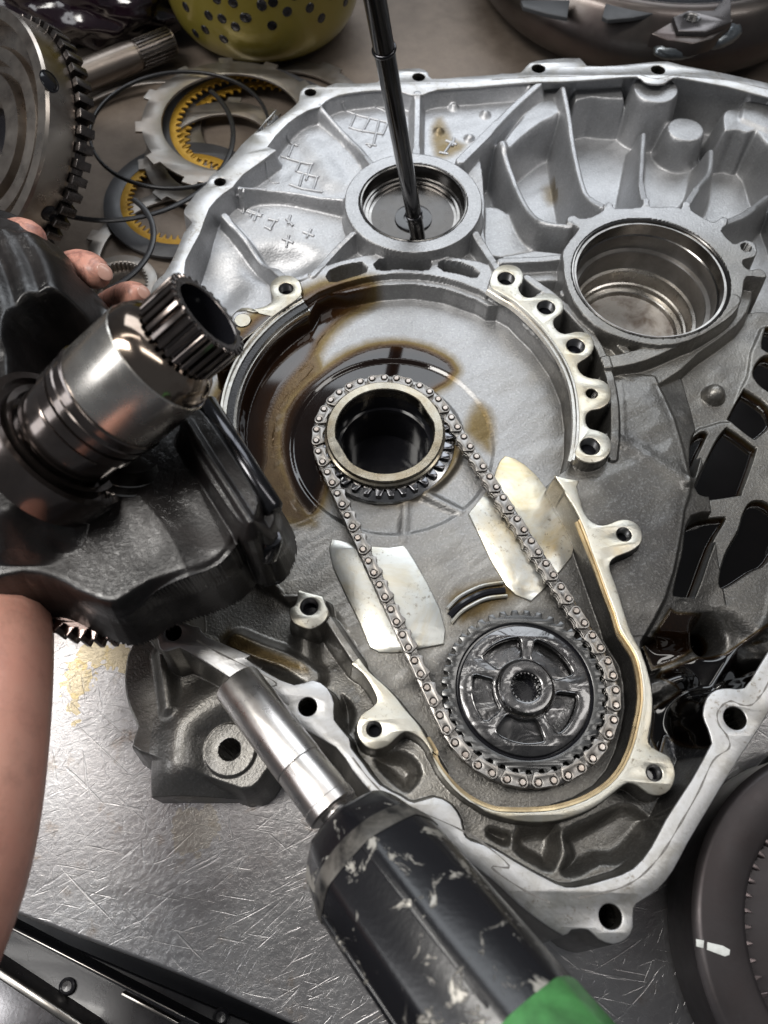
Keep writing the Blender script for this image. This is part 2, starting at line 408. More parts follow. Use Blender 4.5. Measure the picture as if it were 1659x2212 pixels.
# --- interior
LB_flo = lab('casting_floor')
s, q = sd(PI_, 6, True)
B = field([(480, 560, -17), (600, 400, -13), (760, 300, -11), (950, 280, -12), (650, 480, -15), (560, 620, -24), (760, 560, -17), (1000, 560, -16), (1120, 560, -20),
           (1150, 700, -18), (1300, 780, -16), (1500, 850, -24), (1620, 760, -25), (1600, 1000, -26), (1500, 1150, -27), (1640, 1300, -30), (1430, 1350, -32), (1500, 1500, -34), (1450, 1650, -30),
           (600, 1380, -27), (500, 1320, -30), (700, 1450, -30), (750, 1650, -17), (860, 1720, -14), (1050, 1800, -13), (1250, 1850, -12), (1380, 1780, -14), (1150, 1830, -12), (400, 1200, -28), (400, 900, -26)], 26)[s]
c = smax(B, -.5+8*q, 3)
LAB[s] = np.where(q < 0, LB_flo, LAB[s]); Z[s] = np.where(q < 6, smin(Z[s], c, 1.2), Z[s])
# deep pocket upper right
LB_deep = lab('deep_pocket')
cutw(wpoly(R("c 275,515 140,640 0,790 b 1400,880 1425,1000 1440,1150 1435,1300 1450,1440 1500,1560 c 100,1545 480,1500 480,1700 f 560,480 700,560 900,620 1100,560 1300,440 1480,330 1659,300 D 1790,640 1810,300 c 1659,600 1200,492 1092,480 1040,512 960,515 912,500 870,470 700,480 410,497"), -8), -42, 9, 1.5, 5, LB_deep, half=True)
# --- fins and lumps of the deep pocket
def cyl(u, v, r, z, slope=9, k=4, rr=3, lb=None):
    x, y = W(u, v, z); add(circ(float(x), float(y), wr(u, v, r, z), 28), z, slope, k, rr, lb, 12)
LB_w = lab('pocket_wall_boss')
cyl(*R("c 985,530")[0], 50, -6, 9, 4, 4, LB_w); cyl(*R("c 1165,775")[0], 42, -19, 9, 4, 7, LB_w)
add(wpoly(R("c 1395,790 1385,690 1420,648 1500,640 1659,560 D 1790,330 1790,640 c 1659,870 1540,800 1460,785"), -11), -11, 8, 4, 5, LB_w)
add(wpoly(R("c 1520,590 1659,620 D 1740,240 1740,290 c 1659,770 1500,700"), -8), -9, 8, 3, 2, LB_w)
add(wpoly(R("c 490,480 780,470 800,600 700,595 600,585 500,610"), -13), -13, 7, 4, 5, LB_w)
add(wpoly(R("c 300,500 420,500 430,660 300,740 180,830 90,910 60,860 180,700"), -11), -11, 6, 4, 6, LB_w)
add(wpoly(R("c -60,1240 40,1230 120,1290 300,1400 430,1500 200,1520 60,1540 -60,1500 -130,1350"), -26), -27, 4, 4, 3, LB_w)
for pth, z0 in (("c 60,850 110,1020 195,1220 300,1325 470,1352", (-9, -14, -12, -7, -3)), ("c 430,520 465,700 495,900 560,1150 665,1235", (-3, -7, -9, -7, -3)),
                ("c 915,800 905,950 900,1100 925,1230", (-20, -15, -8, -3)), ("c 1320,900 1310,1030 1240,1120 1170,1230", (-20, -14, -8, -3)),
                ("c 1659,1175 1600,1220 1520,1285 1400,1335", (-16, -12, -7, -3))):
    rib([(u, v, z) for (u, v), z in zip(R(pth), z0)], 4.8, 5.5, 7, 3, lab('rib'))
# --- upper left ribs
for pth, z0, w in (("b 450,640 590,800 690,900 760,990", (-1, -6, -6, -3), 4), ("b 1030,570 1027,750 1022,930", (-1, -4, -3), 6), ("c 285,500 130,640 0,775 b 1290,960", (-1, -4, -4, -3), 6.5),
                ("a 1440,1125 b 60,1130 250,1150 480,1185 620,1195", (-1, -5, -7, -6, -4), 3.6), ("a 1345,1290 b -30,1400 110,1550 225,1660 ", (-7, -9, -9, -6), 4.5),
                ("b 640,1400 520,1520 400,1650", (-4, -8, -8), 4), ("b 1380,1400 1440,1500 1530,1640", (-5, -8, -6), 5),
                ("e 370,180 200,230", (-9, -5), 4), ("d 1659,700 1560,770", (-8, -6), 4)):
    rib([(u, v, z) for (u, v), z in zip(R(pth), z0)], w, 6, 5, 2, lab('rib'))
# dishes between the ribs
def blob(u, v, rx, ry, dz, z=-14, pw=1.5):
    x, y = W(u, v, z); a = wr(u, v, rx, z); b2 = wr(u, v, ry, z)*1.35
    e = ((XX-x)/a)**2+((YY-y)/b2)**2
    m = (e < 4) & (Z < -6); Z[m] += dz*np.exp(-e[m]**pw*1.2)
blob(600, 555, 80, 30, -8); blob(455, 600, 70, 55, -7)
rib(zr("b 330,760 420,900 520,1060", -11.5), 10, .8, 5, 4)
# cast-in cross marks, studs
LB_mk = lab('cast_mark')
MARKS = []
def mark(s, w=1.5, z=-12.0, h=1.6): MARKS.append((R(s), z, w*.56))
for t in ("b 585,665 700,705 850,740", "b 620,770 710,795 825,810", "b 660,690 625,775", "b 745,715 700,800", "b 800,730 765,880", "b 850,745 820,815", "b 720,870 785,880", "b 780,650 850,680", "b 750,890 735,880",
          "b 210,930 300,960 410,985", "b 250,850 315,875", "b 285,865 255,935", "b 330,960 300,1020", "b 395,985 360,1070", "b 310,1020 440,1060", "b 345,1030 320,1105", "b 430,1050 400,1130", "b 260,1095 350,1120 460,1135",
          "a 1430,1215 1570,1270", "a 1480,1200 1450,1260", "a 1545,1240 1520,1300", "b 0,1245 90,1275", "b 40,1235 20,1280", "b 110,1330 150,1350", "b 130,1290 190,1300", "b 170,1300 140,1345", "b 240,1290 280,1330", "b 265,1270 250,1320",
          "b 340,1360 405,1385", "b 390,1345 360,1395", "b 215,1395 280,1420", "b 255,1380 235,1435", "b 1160,915 1215,925", "b 1190,920 1240,850", "b 1200,845 1265,870", "b 1250,830 1240,880"):
    mark(t, 1.9)
for t in ("b 1250,620", "b 1440,665", "b 1160,765", "b 1345,810"):
    cyl(*R(t)[0], 8, -8.5, 5, 1.5, 2.5, LB_mk)
cyl(*R("b 1300,730")[0], 15, -12.5, 3, 1, 1, LB_mk)
mark("b 190,985 150,1010 130,1050 160,1085 200,1085", 1.2, -12, .6)
# --- arm and web around ring two
LB_arm = lab('support_arm')
add(wpoly(R("f 60,60 480,50 500,300 600,440 720,560 830,630 1190,505 1430,380 1560,180 1560,330 1480,470 1250,640 1000,835 700,770 640,660 600,520 430,420 330,300 220,260"), -13), -13, 6, 4, 4, LB_arm)
cutw(wpoly(R("f 715,545 760,530 1050,540 1130,500 1100,535 850,628 800,600"), -12), -24, 6, 1.5, 3, LB_flo)
cutw(wpoly(R("f 200,215 470,200 500,290 420,300 340,330"), -12), -21, 4, 2, 4, LB_flo)
for pth, z0, w in (("f 230,240 330,330 430,400", (-8, -10, -11), 3.5), ("f 430,280 600,420 820,640", (-8, -9, -7), 4.5), ("f 690,700 900,655 1190,525", (-6, -4.5, -3.5), 9), ("f 60,90 300,80 480,60", (-6, -6, -4), 5), ("f 1190,540 1330,440 1450,330", (-4, -3.5, -3), 8)):
    rib([(u, v, z) for (u, v), z in zip(R(pth), z0)], w, 6, 4, 2, lab('rib'))
for t, r, z in (("f 1355,862", 22, -17), ("f 1145,1045", 22, -18)):
    x, y = W(*R(t)[0], z); rw = wr(*R(t)[0], r*1.15, z)
    d = np.hypot(XX-x, YY-y); q = d < rw; Z[q] = smax(Z[q], (z-8+9*np.sqrt(np.clip(1-(d[q]/rw)**2, 0, 1))).astype(np.float32), 3); LAB[q & (d < rw*.9)] = lab('cast_boss')
# --- housing dome
LB_dome = lab('housing_dome')
HO = R("f 700,760 740,788 860,775 980,785 1040,920 1090,1040 1140,1200 1170,1330 1195,1440 1185,1500 i 1150,120 1135,250 1090,480 1040,640 980,760 900,900 900,1000 960,1120 975,1300 968,1400 950,1500 880,1640 "
       "l 760,240 560,380 300,440 0,390 k 1280,270 1100,40 h 1040,1460 900,1300 760,1140 650,1060 600,960 540,860 490,770 420,650 330,600 250,600 D 570,1240 500,1160 460,1060 455,940 475,850 510,760 d 1380,870 1400,820 "
       "D 500,720 560,680 600,650 e 200,300 300,210 420,140 500,110 700,60 900,38 1100,45 1300,75 1470,120 1600,150 f 260,250 400,350 560,480 650,600 700,700")
add(wpoly(HO, -13), -13, 5, 3, 4, LB_dome, 14, True)
add(wpoly(R("f 700,900 900,880 1040,980 1110,1200 1150,1400 i 1100,200 1000,500 900,700 800,500 740,400 900,260 700,150 f 560,1400 700,1300"), -12), -11.2, .35, 6, 3, None)
rib(zr("f 750,1160 860,1215 1000,1300 1170,1400", -10.2), 5, 2.2, 5, 3, lab('rib'))
# --- slotted lip
LB_lip = lab('slotted_lip')
add(wpoly(R("e 410,145 490,115 700,58 900,38 1100,45 1300,75 1475,120 1470,285 1400,262 1200,195 1000,168 800,178 600,222 430,285 330,345 330,200"), -9), -9, 9, 2, 2.2, LB_lip)
for t in ("e 500,150 560,125 640,105 700,100 728,125 725,155 690,170 620,190 540,215 500,212 482,185", "e 800,80 920,68 1060,68 1105,80 1118,110 1100,140 1060,145 930,138 830,148 785,140 768,112",
          "e 1190,85 1290,100 1370,130 1402,160 1390,185 1360,190 1270,165 1190,150 1155,125 1160,95"):
    cutw(wpoly(R(t), -9), -30, 14, .8, 2, LB_lip)
# --- main cavity
CAV = R("e 600,222 800,178 1000,168 1200,195 1400,262 1468,300 f 60,300 150,355 300,500 420,665 490,830 517,1000 512,1180 485,1300 400,1365 388,1390 410,1425 440,1480 i 500,100 560,230 600,350 650,480 700,620 740,720 770,820 820,900 870,980 900,1100 910,1250 885,1400 850,1535 "
        "l 790,130 700,235 560,320 400,372 250,388 100,388 0,376 k 1350,320 1250,240 1160,130 1130,50 h 1190,1659 1130,1560 1080,1470 1040,1400 960,1310 900,1230 830,1160 740,1080 680,1010 640,960 560,830 505,750 470,625 330,590 D 600,1270 545,1205 505,1120")
def circle3(a, b, c):
    ax, ay = a; bx, by = b; cx, cy = c; d = 2*(ax*(by-cy)+bx*(cy-ay)+cx*(ay-by))
    ux = ((ax*ax+ay*ay)*(by-cy)+(bx*bx+by*by)*(cy-ay)+(cx*cx+cy*cy)*(ay-by))/d; uy = ((ax*ax+ay*ay)*(cx-bx)+(bx*bx+by*by)*(ax-cx)+(cx*cx+cy*cy)*(bx-ax))/d
    return ux, uy, math.hypot(ax-ux, ay-uy)
LC = circle3(*[tuple(float(q) for q in W(u, v, -4.3)) for u, v in R("e 330,300 60,510 D 478,960")])
def lang(u, v, z=-4.3): x, y = W(u, v, z); return math.atan2(float(y)-LC[1], float(x)-LC[0])
la0, la1 = lang(*R("e 332,300")[0]), lang(470, 1040)
if la1 < la0: la1 += 2*math.pi
CAVW = np.concatenate([wpoly(CAV, -5), circ(LC[0], LC[1], LC[2]-8.6, 24, la0+.03, la1, True)[::-1], wpoly(R("e 415,300 500,255"), -9)])
cut_s, cut_q = sd(CAVW, 8, True)
LB_cav = lab('housing_floor')
FLZ = -24.0
c = smax(np.full_like(cut_q, FLZ), -5+6.5*cut_q, 3); 
LAB[cut_s] = np.where(c < Z[cut_s]-.2, LB_cav, LAB[cut_s]); Z[cut_s] = smin(Z[cut_s], c, 1.0)
LB_wall = lab('housing_wall')
wq = (cut_q > -4.2) & (cut_q < .5) & (LAB[cut_s] == LB_cav) & (Z[cut_s] > FLZ+1.5)
LAB[cut_s] = np.where(wq, LB_wall, LAB[cut_s])
# floor relief: shallow round step about the hub, seams
hx, hy = [float(t) for t in W(848, 955, FLZ)]
d = np.hypot(XX-hx, YY-hy)
step = np.clip((wr(848, 955, 222, FLZ)-d)/2.5, 0, 1); q = LAB == LB_cav
Z[q] -= (1.2*step)[q]
add(circ(hx, hy+2, wr(848, 955, 148, FLZ), 48), FLZ+1.8, 1.5, 2, 1, None)
rib([(*R("e 1085,1490")[0], -22.4), (*R("e 1285,1590")[0], -23.6)], 2.5, 1, 2, 1, None)
rib([(*R("h 960,60")[0], -23.4), (*R("h 945,290")[0], -24)], 2.2, .8, 2, 1, None)
# hill down left of the housing
cutw(wpoly(R("h 340,720 480,800 500,760 640,1010 500,1000 380,1100 250,1080 100,1000 0,900 -150,800 D 450,1290 520,1280 600,1290"), -16), -26, 1.2, 5, 5, LB_flo)
rib(zr("h -60,900 80,960 250,1020 390,1110", -20), 9, 2.2, 6, 4, lab('rib'))
rib(zr("h 380,830 350,900 375,1100", -22), 5, 1.5, 5, 4, lab('rib'))
rib(zr("h 500,770 580,890 660,1010", -9), 4, 5, 4, 2, lab('rib'))
# --- lower pockets and right grid
for t, z, o, lbn in (("l 445,490 560,430 700,350 790,310 880,330 1000,420 985,460 930,560 830,665 740,710 640,705 520,770 430,775 400,730 440,640 410,540", -22, 0, 'pocket'), ("l 150,480 380,460 415,560 400,660 350,745 240,700 130,620", -21, 0, 'pocket'),
                ("k 1455,480 1540,500 1590,520 1585,580 1540,590 1440,530", -20, 0, 'pocket'), ("k 760,60 900,20 1000,60 1050,160 990,250 940,260 830,170", -23, 0, 'pocket'),
                ("h 560,1180 640,1250 660,1340 620,1440 570,1370 560,1270", -28, 0, 'pocket')):
    add(wpoly(R(t), z), z+5, 2, 3, 3, LB_flo) if 0 else None
    cutw(catmull(wpoly(R(t), z+5), 2), z-2, 2.2, 3, 5, lab(lbn), oil=o)
add(wpoly(R("f 1430,1060 1500,860 1540,780 1560,640 1620,500 D 1760,650 1760,1100 i 1659,900 1400,720 1240,690 1000,740 1080,500 1160,200 f 1190,1500 1160,1300 1130,1200 1250,1100 1380,1060"), -24), -24, 3, 4, 3, lab('web_panel'), half=True)
for t in ("f 1500,880 1530,870 1659,960 1690,1060 1600,1150 1560,1155 1430,1050 1430,1010", "f 1395,1105 1430,1100 1570,1200 1585,1240 1500,1480 1480,1500 1250,1530 1205,1500 1210,1460 1330,1200",
          "i 1160,195 1390,140 1415,180 1330,330 1215,640 1180,660 1080,660 1060,630 1110,420", "i 1510,130 1560,60 1659,70 1759,200 1659,420 1560,480 1420,570 1360,560 1400,380 1480,230",
          "f 1240,1110 1310,1120 1290,1180 1220,1330 1180,1440 1150,1400 1165,1200", "f 1590,700 1659,660 1760,740 1760,900 1659,880 1570,790", "f 1640,500 1659,480 1760,520 1720,640 1620,620"):
    cutw(catmull(wpoly(R(t), -24), 3), -29.0, 6, 1.5, 2, lab('oil_pocket'), oil=1)
for t in ("f 170,235 190,290 215,305 262,298 300,275 330,300 250,215 215,200", "f 378,440 372,475 395,505 440,525 500,512 520,500 470,420 440,400 420,412", "f 522,710 524,745 552,775 600,792 640,790 655,760 625,690 600,650 560,682", "f 568,1020 570,1065 592,1094 640,1106 690,1120 705,1090 705,1000 690,960 650,978 600,990"):
    cutw(wpoly(R(t), -10), -27, 12, 1, 2, lab('lug_gap'))
rib([(u, v, z) for (u, v), z in zip(R("f 215,190 330,270 470,390 590,520 670,660 725,850 742,1050 728,1270"), (-9, -8, -8, -7, -7, -7, -8, -10))], 5, 6, 4, 2, lab('outer_rib'))
# oil in the bottom of the case, lower right
x, y = W(*R("i 1305,865")[0], -26); cutw(circ(float(x), float(y), wr(1530, 1375, 36, -26), 28), -60, 12, 1, 2, lab('drain_bore'), oil=1)
OILS = (("i 890,930 1010,740 1060,760 1240,750 1230,960 1100,1040 950,1090", .62), ("i 1240,980 1400,960 1659,780 D 1740,1400 1720,1600 l 1200,100 1050,-50 i 1000,1640 940,1480 965,1300 1100,1200 960,1130 1000,1080", .95))
for t, a in OILS:
    sl, q = sd(wpoly(R(t), -30), 4); OIL[sl] = np.maximum(OIL[sl], np.clip(-q/3, 0, 1)*a); lv = -28.5 if a < .9 else -31.0; ok = (q < 0) & (Z[sl] < lv+3) & (Z[sl] > -45); Z[sl] = np.where(ok, np.maximum(Z[sl], lv), Z[sl])
rib([(*R("i 950,1190")[0], -24), (*R("i 1160,1110")[0], -23)], 6, 2.5, 5, 3, lab('rib'))

# main floor oil pools
def oilpoly(t, a, soft, z=FLZ, off=0, zmax=99):
    sl, q = sd(catmull(wpoly(R(t), z), 2), 18); v = np.clip((-q+off)/soft+.5, 0, 1); v = v*v*(3-2*v)
    OIL[sl] = np.where((LAB[sl] > 0) & (Z[sl] < zmax), np.maximum(OIL[sl], v*a), OIL[sl])
PA = "e 740,318 560,330 410,380 100,560 -100,800 -200,1050 -150,1400 -60,1600 60,1450 125,1300 135,1060 230,850 370,690 430,570 520,470 620,390"
PB = "e 1235,745 1150,665 1010,615 880,603 740,625 590,690 450,790 345,880 270,990 235,1120 240,1260 290,1440 385,1590 440,1480 470,1380 560,1100 800,900 1100,850"
oilpoly(PA, .70, 22, off=2); oilpoly(PB, .80, 17, off=2); oilpoly(PA, .34, 16, off=7); oilpoly(PB, .34, 14, off=6)
oilpoly("e 1380,930 1470,980 1500,1100 1480,1250 1400,1200 1300,1100", .27, 12); oilpoly("e 700,1490 900,1560 1100,1490 1260,1350 1300,1180 1210,1050 900,1300", .3, 14)
oilpoly("h 1210,640 1350,560 1560,520 1659,600 1500,700 1300,800", .30, 12); oilpoly("b 1110,760 1180,700 1240,830 1330,870 1240,940 1130,940", .24, 10, -12)
oilpoly("e 560,430 440,620 470,740 340,880 250,1000 230,1300 380,1600 420,1680 200,1659 60,1500 0,1300 100,1000 200,800 400,620", .40, 12)
oilpoly("c 300,1130 430,1080 440,1200 340,1240", .2, 12, -42, zmax=-36); oilpoly("f 1640,840 1659,640 1700,700", .3, 8)
oilpoly("h -120,800 100,930 330,1030 380,1100 100,1030 -160,920", .3, 8, -22)
# chain bay floor toned darker
bay = wpoly(R("i 600,620 640,700 700,980 770,1150 790,1280 760,1480 640,1640 l 500,250 300,300 0,320 k 1500,260 1300,130 h 1150,1450 1060,1250 900,1170 D 930,1430 1000,1365 1080,1320 1180,1300 1260,1270"), FLZ)

# --- wetness of the skin, values above one only toning it darker
WET_DARK[:] = field([(500, 500, 0), (760, 300, 0), (1000, 300, 0), (1300, 250, .12), (1500, 250, .25), (1300, 400, .05), (1600, 400, .3), (640, 560, .05), (900, 560, .25), (1150, 560, .35), (850, 620, .35),
                (1150, 780, .4), (900, 720, .3), (1100, 900, .4), (1320, 720, .9), (1460, 740, .9), (1500, 830, .8), (1380, 1000, 1.75), (1400, 900, 1.65), (1330, 850, 1.5), (1550, 1000, 1.1), (1600, 1300, 1.4), (1400, 1200, 1.8), (1370, 1300, 1.8), (1500, 1600, 1.6), (1440, 1330, 1.5),
                (950, 1050, .45), (950, 1150, .7), (650, 1150, .75), (1000, 1280, .95), (700, 1350, 1.1), (1100, 1000, .5), (900, 1300, .9), (1020, 1400, 1.2), (560, 1350, 1.1), (450, 1480, 1.2), (800, 1500, 1.1), (800, 1700, 1.0), (1200, 1800, 1.3), (1000, 1850, 1.1), (380, 1550, .85), (500, 1650, .7), (330, 1450, .9)], 30)
s_, q_ = sd(bay, 16, True); WET_DARK[s_] = np.maximum(WET_DARK[s_], 1.6*np.clip(-q_/16+.7, 0, 1))
for t in ("i 960,1300 1300,1150 1659,800 D 1760,1200 1740,1500 i 1300,1150 1260,1300 1290,1450 l 1190,150 1050,60",):
    s_, q_ = sd(wpoly(R(t), -30), 10); WET_DARK[s_] = np.maximum(WET_DARK[s_], 2*np.clip(-q_/8+.8, 0, 1))
def soften(P, wmm, passes=2):
    s, q = sd(P, 8); a = Z[s].copy(); n = max(1, int(wmm/.6))
    for _ in range(passes):
        for ax_ in (0, 1):
            c = np.cumsum(np.concatenate([np.repeat(np.take(a, [0], ax_), n+1, ax_), a, np.repeat(np.take(a, [-1], ax_), n, ax_)], ax_), ax_, dtype=np.float64)
            m = a.shape[ax_]; a = ((np.take(c, range(2*n+1, 2*n+1+m), ax_)-np.take(c, range(0, m), ax_))/(2*n+1)).astype(np.float32)
    w = np.clip(-q/3, 0, 1); Z[s] = Z[s]*(1-w)+a*w
soften(wpoly(R("i 985,1000 900,900 1010,720 1100,690 1240,740 1659,560 D 1760,1200 1700,1440 i 1500,1180 1380,1190 1290,1240 1270,1340 1320,1500 1150,1659 1000,1500 985,1300"), -30), 3.5)
soften(wpoly(R("f 760,800 980,800 1090,1040 1180,1400 i 1150,150 1080,500 960,760 870,700 780,450 760,380 900,260 f 760,1300"), -12), 3.0)
soften(wpoly(R('c 290,505 0,800 b 1440,1100 1450,1400 c 100,1530 420,1500 500,1340 700,1200 930,1180 1150,1210 1400,1300 D 1640,480 1780,400 1780,260 c 1650,600 1200,500 1090,490 980,525 870,485 700,490'), -20), 1.5, 1)
soften(wpoly(R('D 480,560 500,470 b 130,960 400,700 600,600 c 280,520 0,780 b 1250,930 700,1000 D 720,520 640,600'), -12), 1.2, 1)
# --- bores, holes
def hole(u, v, r, z, bot=-90, sl=60):
    x, y = W(u, v, z); rw = wr(u, v, r, z); P = circ(float(x), float(y), rw, 32); s, q = sd(P, 3)
    Z[s] = np.where(q < .2, np.minimum(Z[s], bot), Z[s]); return float(x), float(y), rw
FH = [("b 388,553", 12.5), ("b 1038,461", 13.5), ("c 282,410", 14.5), ("c 1000,418", 15), ("a 1320,1090", 12.5), ("g 1040,1215", 18), ("h 371,1291", 20), ("l 714,1015", 25), ("i 1462,1360", 24.5)]
FHOLES = [hole(*R(t)[0], r+.8, 0) for t, r in FH]
LUGS_R = [("f 88,195", 18), ("f 328,368", 19), ("f 505,600", 19.5), ("f 602,886", 12.5), ("f 592,1203", 21)]
LUGS_L = [("e 241,256", 15.5), ("d 1455,815", 15.5)]
RIMH = [("i 795,257", 16), ("l 977,153", 17), ("h 770,1426", 16.5)]
BOSSH = [("h 380,690", 19)]
zM, zL = -3.0, -4.0
HO_R = [hole(*R(t)[0], r+.8, zM, -30) for t, r in LUGS_R]; HO_L = [hole(*R(t)[0], r+.8, zL, -30) for t, r in LUGS_L]
# --- bearing rings
LB_r1, LB_r2 = lab('bearing_ring'), lab('bearing_ring', 'larger lobed ring round the wide bore')
c1u, c1v = R("b 1005,1207")[0]; x1, y1 = [float(t) for t in W(c1u, c1v, -2)]; r1o, r1i = wr(c1u, c1v, 149, -2), wr(c1u, c1v, 114.5, -2)
add(circ(x1, y1, r1o, 64), -2, 9, 3, 1.5, LB_r1)
RING2 = R("c 430,1500 505,1400 520,1362 455,1335 460,1300 500,1290 530,1310 600,1300 670,1262 672,1235 700,1212 730,1225 745,1250 900,1240 905,1195 930,1185 950,1200 955,1240 1090,1238 1140,1248 1145,1215 1170,1205 1195,1220 1200,1262 1300,1320 1340,1330 1385,1300 1415,1310 1410,1350 1380,1385 1450,1460 "
          "1490,1450 1530,1440 1580,1460 1595,1510 1570,1545 1510,1560 1520,1600 1560,1620 1600,1610 1640,1630 f 1650,190 1600,190 1530,185 1512,250 1500,330 1450,410 1340,490 1190,570 1000,600 800,560 620,480 490,330 440,200 430,100")
c2u, c2v = R("f 955,180")[0]; x2, y2 = [float(t) for t in W(c2u, c2v, -2)]; r2i = wr(c2u, c2v, 167, -2)
add(wpoly(RING2, -2), -2, 9, 3, 1.5, LB_r2)
for xx_, yy_, rr_, bt in ((x1, y1, r1i+.4, -22), (x2, y2, r2i+.4, -64)):
    P = circ(xx_, yy_, rr_, 64); s, q = sd(P, 3); Z[s] = np.where(q < .3, bt, Z[s])
hole(*R("c 1528,1484")[0], 10.5, -2, -20)
hbx, hby = [float(t) for t in W(831.5, 941, -17)]
P = circ(hbx, hby, 30.5, 48); s, q = sd(P, 3); Z[s] = np.where(q < .3, -62, Z[s])
# --- machined lug columns under the crisp faces
LUG_R = R("f 498,1240 530,1282 590,1303 660,1290 708,1245 720,1190 700,1140 640,1108 590,1096 567,1060 570,1012 600,986 650,978 700,945 720,890 700,832 650,800 600,794 552,776 522,740 520,705 555,682 600,645 617,592 600,545 560,518 500,515 440,528 395,508 372,470 380,435 418,405 435,360 415,315 370,288 310,283 262,303 215,310 "
          "182,292 162,252 185,220 192,175 168,133 120,112 60,115 15,145 -2,180 -10,240 60,285 150,340 300,480 425,650 498,820 524,1000 518,1180")
LUG_L = R("e 330,300 333,240 310,198 260,177 200,182 155,215 145,265 163,310 140,350 60,376 0,388 d 1560,775 1520,745 1450,740 1392,785 1385,850 1345,900 1300,960 1290,1090 1360,1050 1460,935 e 60,510 160,425 250,360")
RIM_O = R("f 384,1378 450,1395 525,1410 512,1445 540,1540 i 540,80 580,160 640,200 700,196 760,172 820,168 880,200 906,260 890,318 830,360 750,390 712,425 715,480 750,570 790,700 840,850 900,960 950,1120 968,1250 960,1380 940,1480 960,1530 1030,1570 "
          "l 1070,60 1100,130 1100,190 1070,255 1010,288 945,278 880,230 820,212 760,250 660,330 560,385 430,430 300,448 150,440 0,400 k 1400,360 1280,270 1180,150 1100,20 h 1110,1560 1060,1490 1000,1450 950,1442 900,1480 850,1525 780,1548 720,1530 678,1480 665,1410 690,1340 740,1305 780,1270 785,1235 750,1160 700,1090 650,1050 635,1028 672,1000 "
          "690,1012 740,1080 830,1160 900,1232 960,1310 1040,1402 1080,1470 1130,1560 k 1120,30 1165,135 1250,240 1350,320 1474,374 l 100,388 250,388 400,372 560,320 700,235 790,130 850,0 i 885,1400 910,1250 900,1100 870,980 820,900 770,820 740,720 700,620 650,480 600,350 560,230 500,100 440,10 f 440,1470 410,1425 384,1385")
BOSS = R("h 315,590 350,600 440,622 465,635 480,680 498,720 480,770 440,805 390,825 340,815 290,790 262,745 268,700 295,680 310,640")
for pts, z, nm in ((LUG_R, zM, 'lug_column'), (LUG_L, zL, 'lug_column'), (RIM_O, -3, 'cover_rim_wall'), (BOSS, -6, 'threaded_boss')):
    P = offs(wpoly(pts, z) if area(wpoly(pts, z)) > 0 else wpoly(pts, z)[::-1], .25)
    add(P, z-.5, 12, .6, .5, lab(nm))
for t, r in LUGS_R: hole(*R(t)[0], r+.8, zM, -30)
for t, r in LUGS_L: hole(*R(t)[0], r+.8, zL, -30)
for t, r in RIMH: hole(*R(t)[0], r+.8, -3, -30)
for t, r in BOSSH: hole(*R(t)[0], r+.8, -6, -30)
for t, r in FH: hole(*R(t)[0], r+.8, 0)
LB_bb = lab('boss')
xb, yb = [float(t) for t in W(497, 1620, -33)]; rb = wr(497, 1620, 55, -33)
add(circ(xb, yb, rb, 40), -32, 6, 3, 1.5, LB_bb); P = circ(xb, yb, wr(497, 1620, 22, -32), 28); s, q = sd(P, 3); Z[s] = np.where(q < .2, -69.8, Z[s])
# --- small scale unevenness of a sand casting, then split by feature into parts
gz = np.zeros_like(Z)
for L_, a in ((31, .3), (13, .07)):
    ph = rng.rand(6)*6.28; th = rng.rand(3)*6.28
    for k in range(3): gz += a*.4*np.sin((XX*math.cos(th[k])+YY*math.sin(th[k]))*2*math.pi/L_+ph[k]+1.3*np.sin((YY-XX)*2*math.pi/(L_*1.7)+ph[k+3]))
m_ = (OIL < .4) & (Z < -6) & (Z > -60); Z[m_] += gz[m_]
CASE = empty('transmission_case', (0, 200, 0), 'large open silver aluminium gearbox case lying face up on the metal bench', 'gearbox case')
gyy, gxx = np.gradient(Z, gy, gx)
NRM = np.stack([-gxx, -gyy, np.ones_like(Z)], -1); NRM /= np.linalg.norm(NRM, axis=-1, keepdims=True)
ny, nx = Z.shape; idx = np.arange(ny*nx).reshape(ny, nx)
Q = np.stack([idx[:-1, :-1], idx[:-1, 1:], idx[1:, 1:], idx[1:, :-1]], -1).reshape(-1, 4)
zf = Z.ravel(); keep = (zf[Q].max(1) > -66.5) & (zf[Q].min(1) > -300); Q = Q[keep]
def biggest(q):                        # keep the largest connected patch of a rib, give the scraps to the floor
    par = {}
    def find(a):
        while par.setdefault(a, a) != a: par[a] = par[par[a]]; a = par[a]
        return a
    for f in q.tolist():
        r = find(f[0])
        for v in f[1:]:
            w = find(v)
            if w != r: par[w] = r
    rt = np.array([find(a) for a in q[:, 0].tolist()]); u, n = np.unique(rt, return_counts=True); k = rt == u[n.argmax()]
    SCRAP.append(q[~k]); return q[k]
SCRAP = []
ql = LAB.ravel()[Q].max(1)
VV = np.stack([XX.ravel(), YY.ravel(), zf+FZ], 1); NN = NRM.reshape(-1, 3); OO = OIL.ravel(); WW = WET_DARK.ravel()
for L_ in range(len(NAMES)):
    q = Q[ql == L_]
    if len(q) < 6: continue
    if NAMES[L_] == 'rib': q = biggest(q)
    u, inv = np.unique(q, return_inverse=True)
    o = mk(NAMES[L_], VV[u], inv.reshape(-1, 4), M_case, CASE, normals=NN[u], attrs={'oil': OO[u], 'wet_dark': WW[u]})
    if L_ in LABELS: o['label'] = LABELS[L_]
SCR = np.concatenate(SCRAP); u, inv = np.unique(SCR, return_inverse=True)
if len(SCR): tag(mk('rib_root', VV[u], inv.reshape(-1, 4), M_case, CASE, normals=NN[u], attrs={'oil': OO[u], 'wet_dark': WW[u]}), kind='stuff')
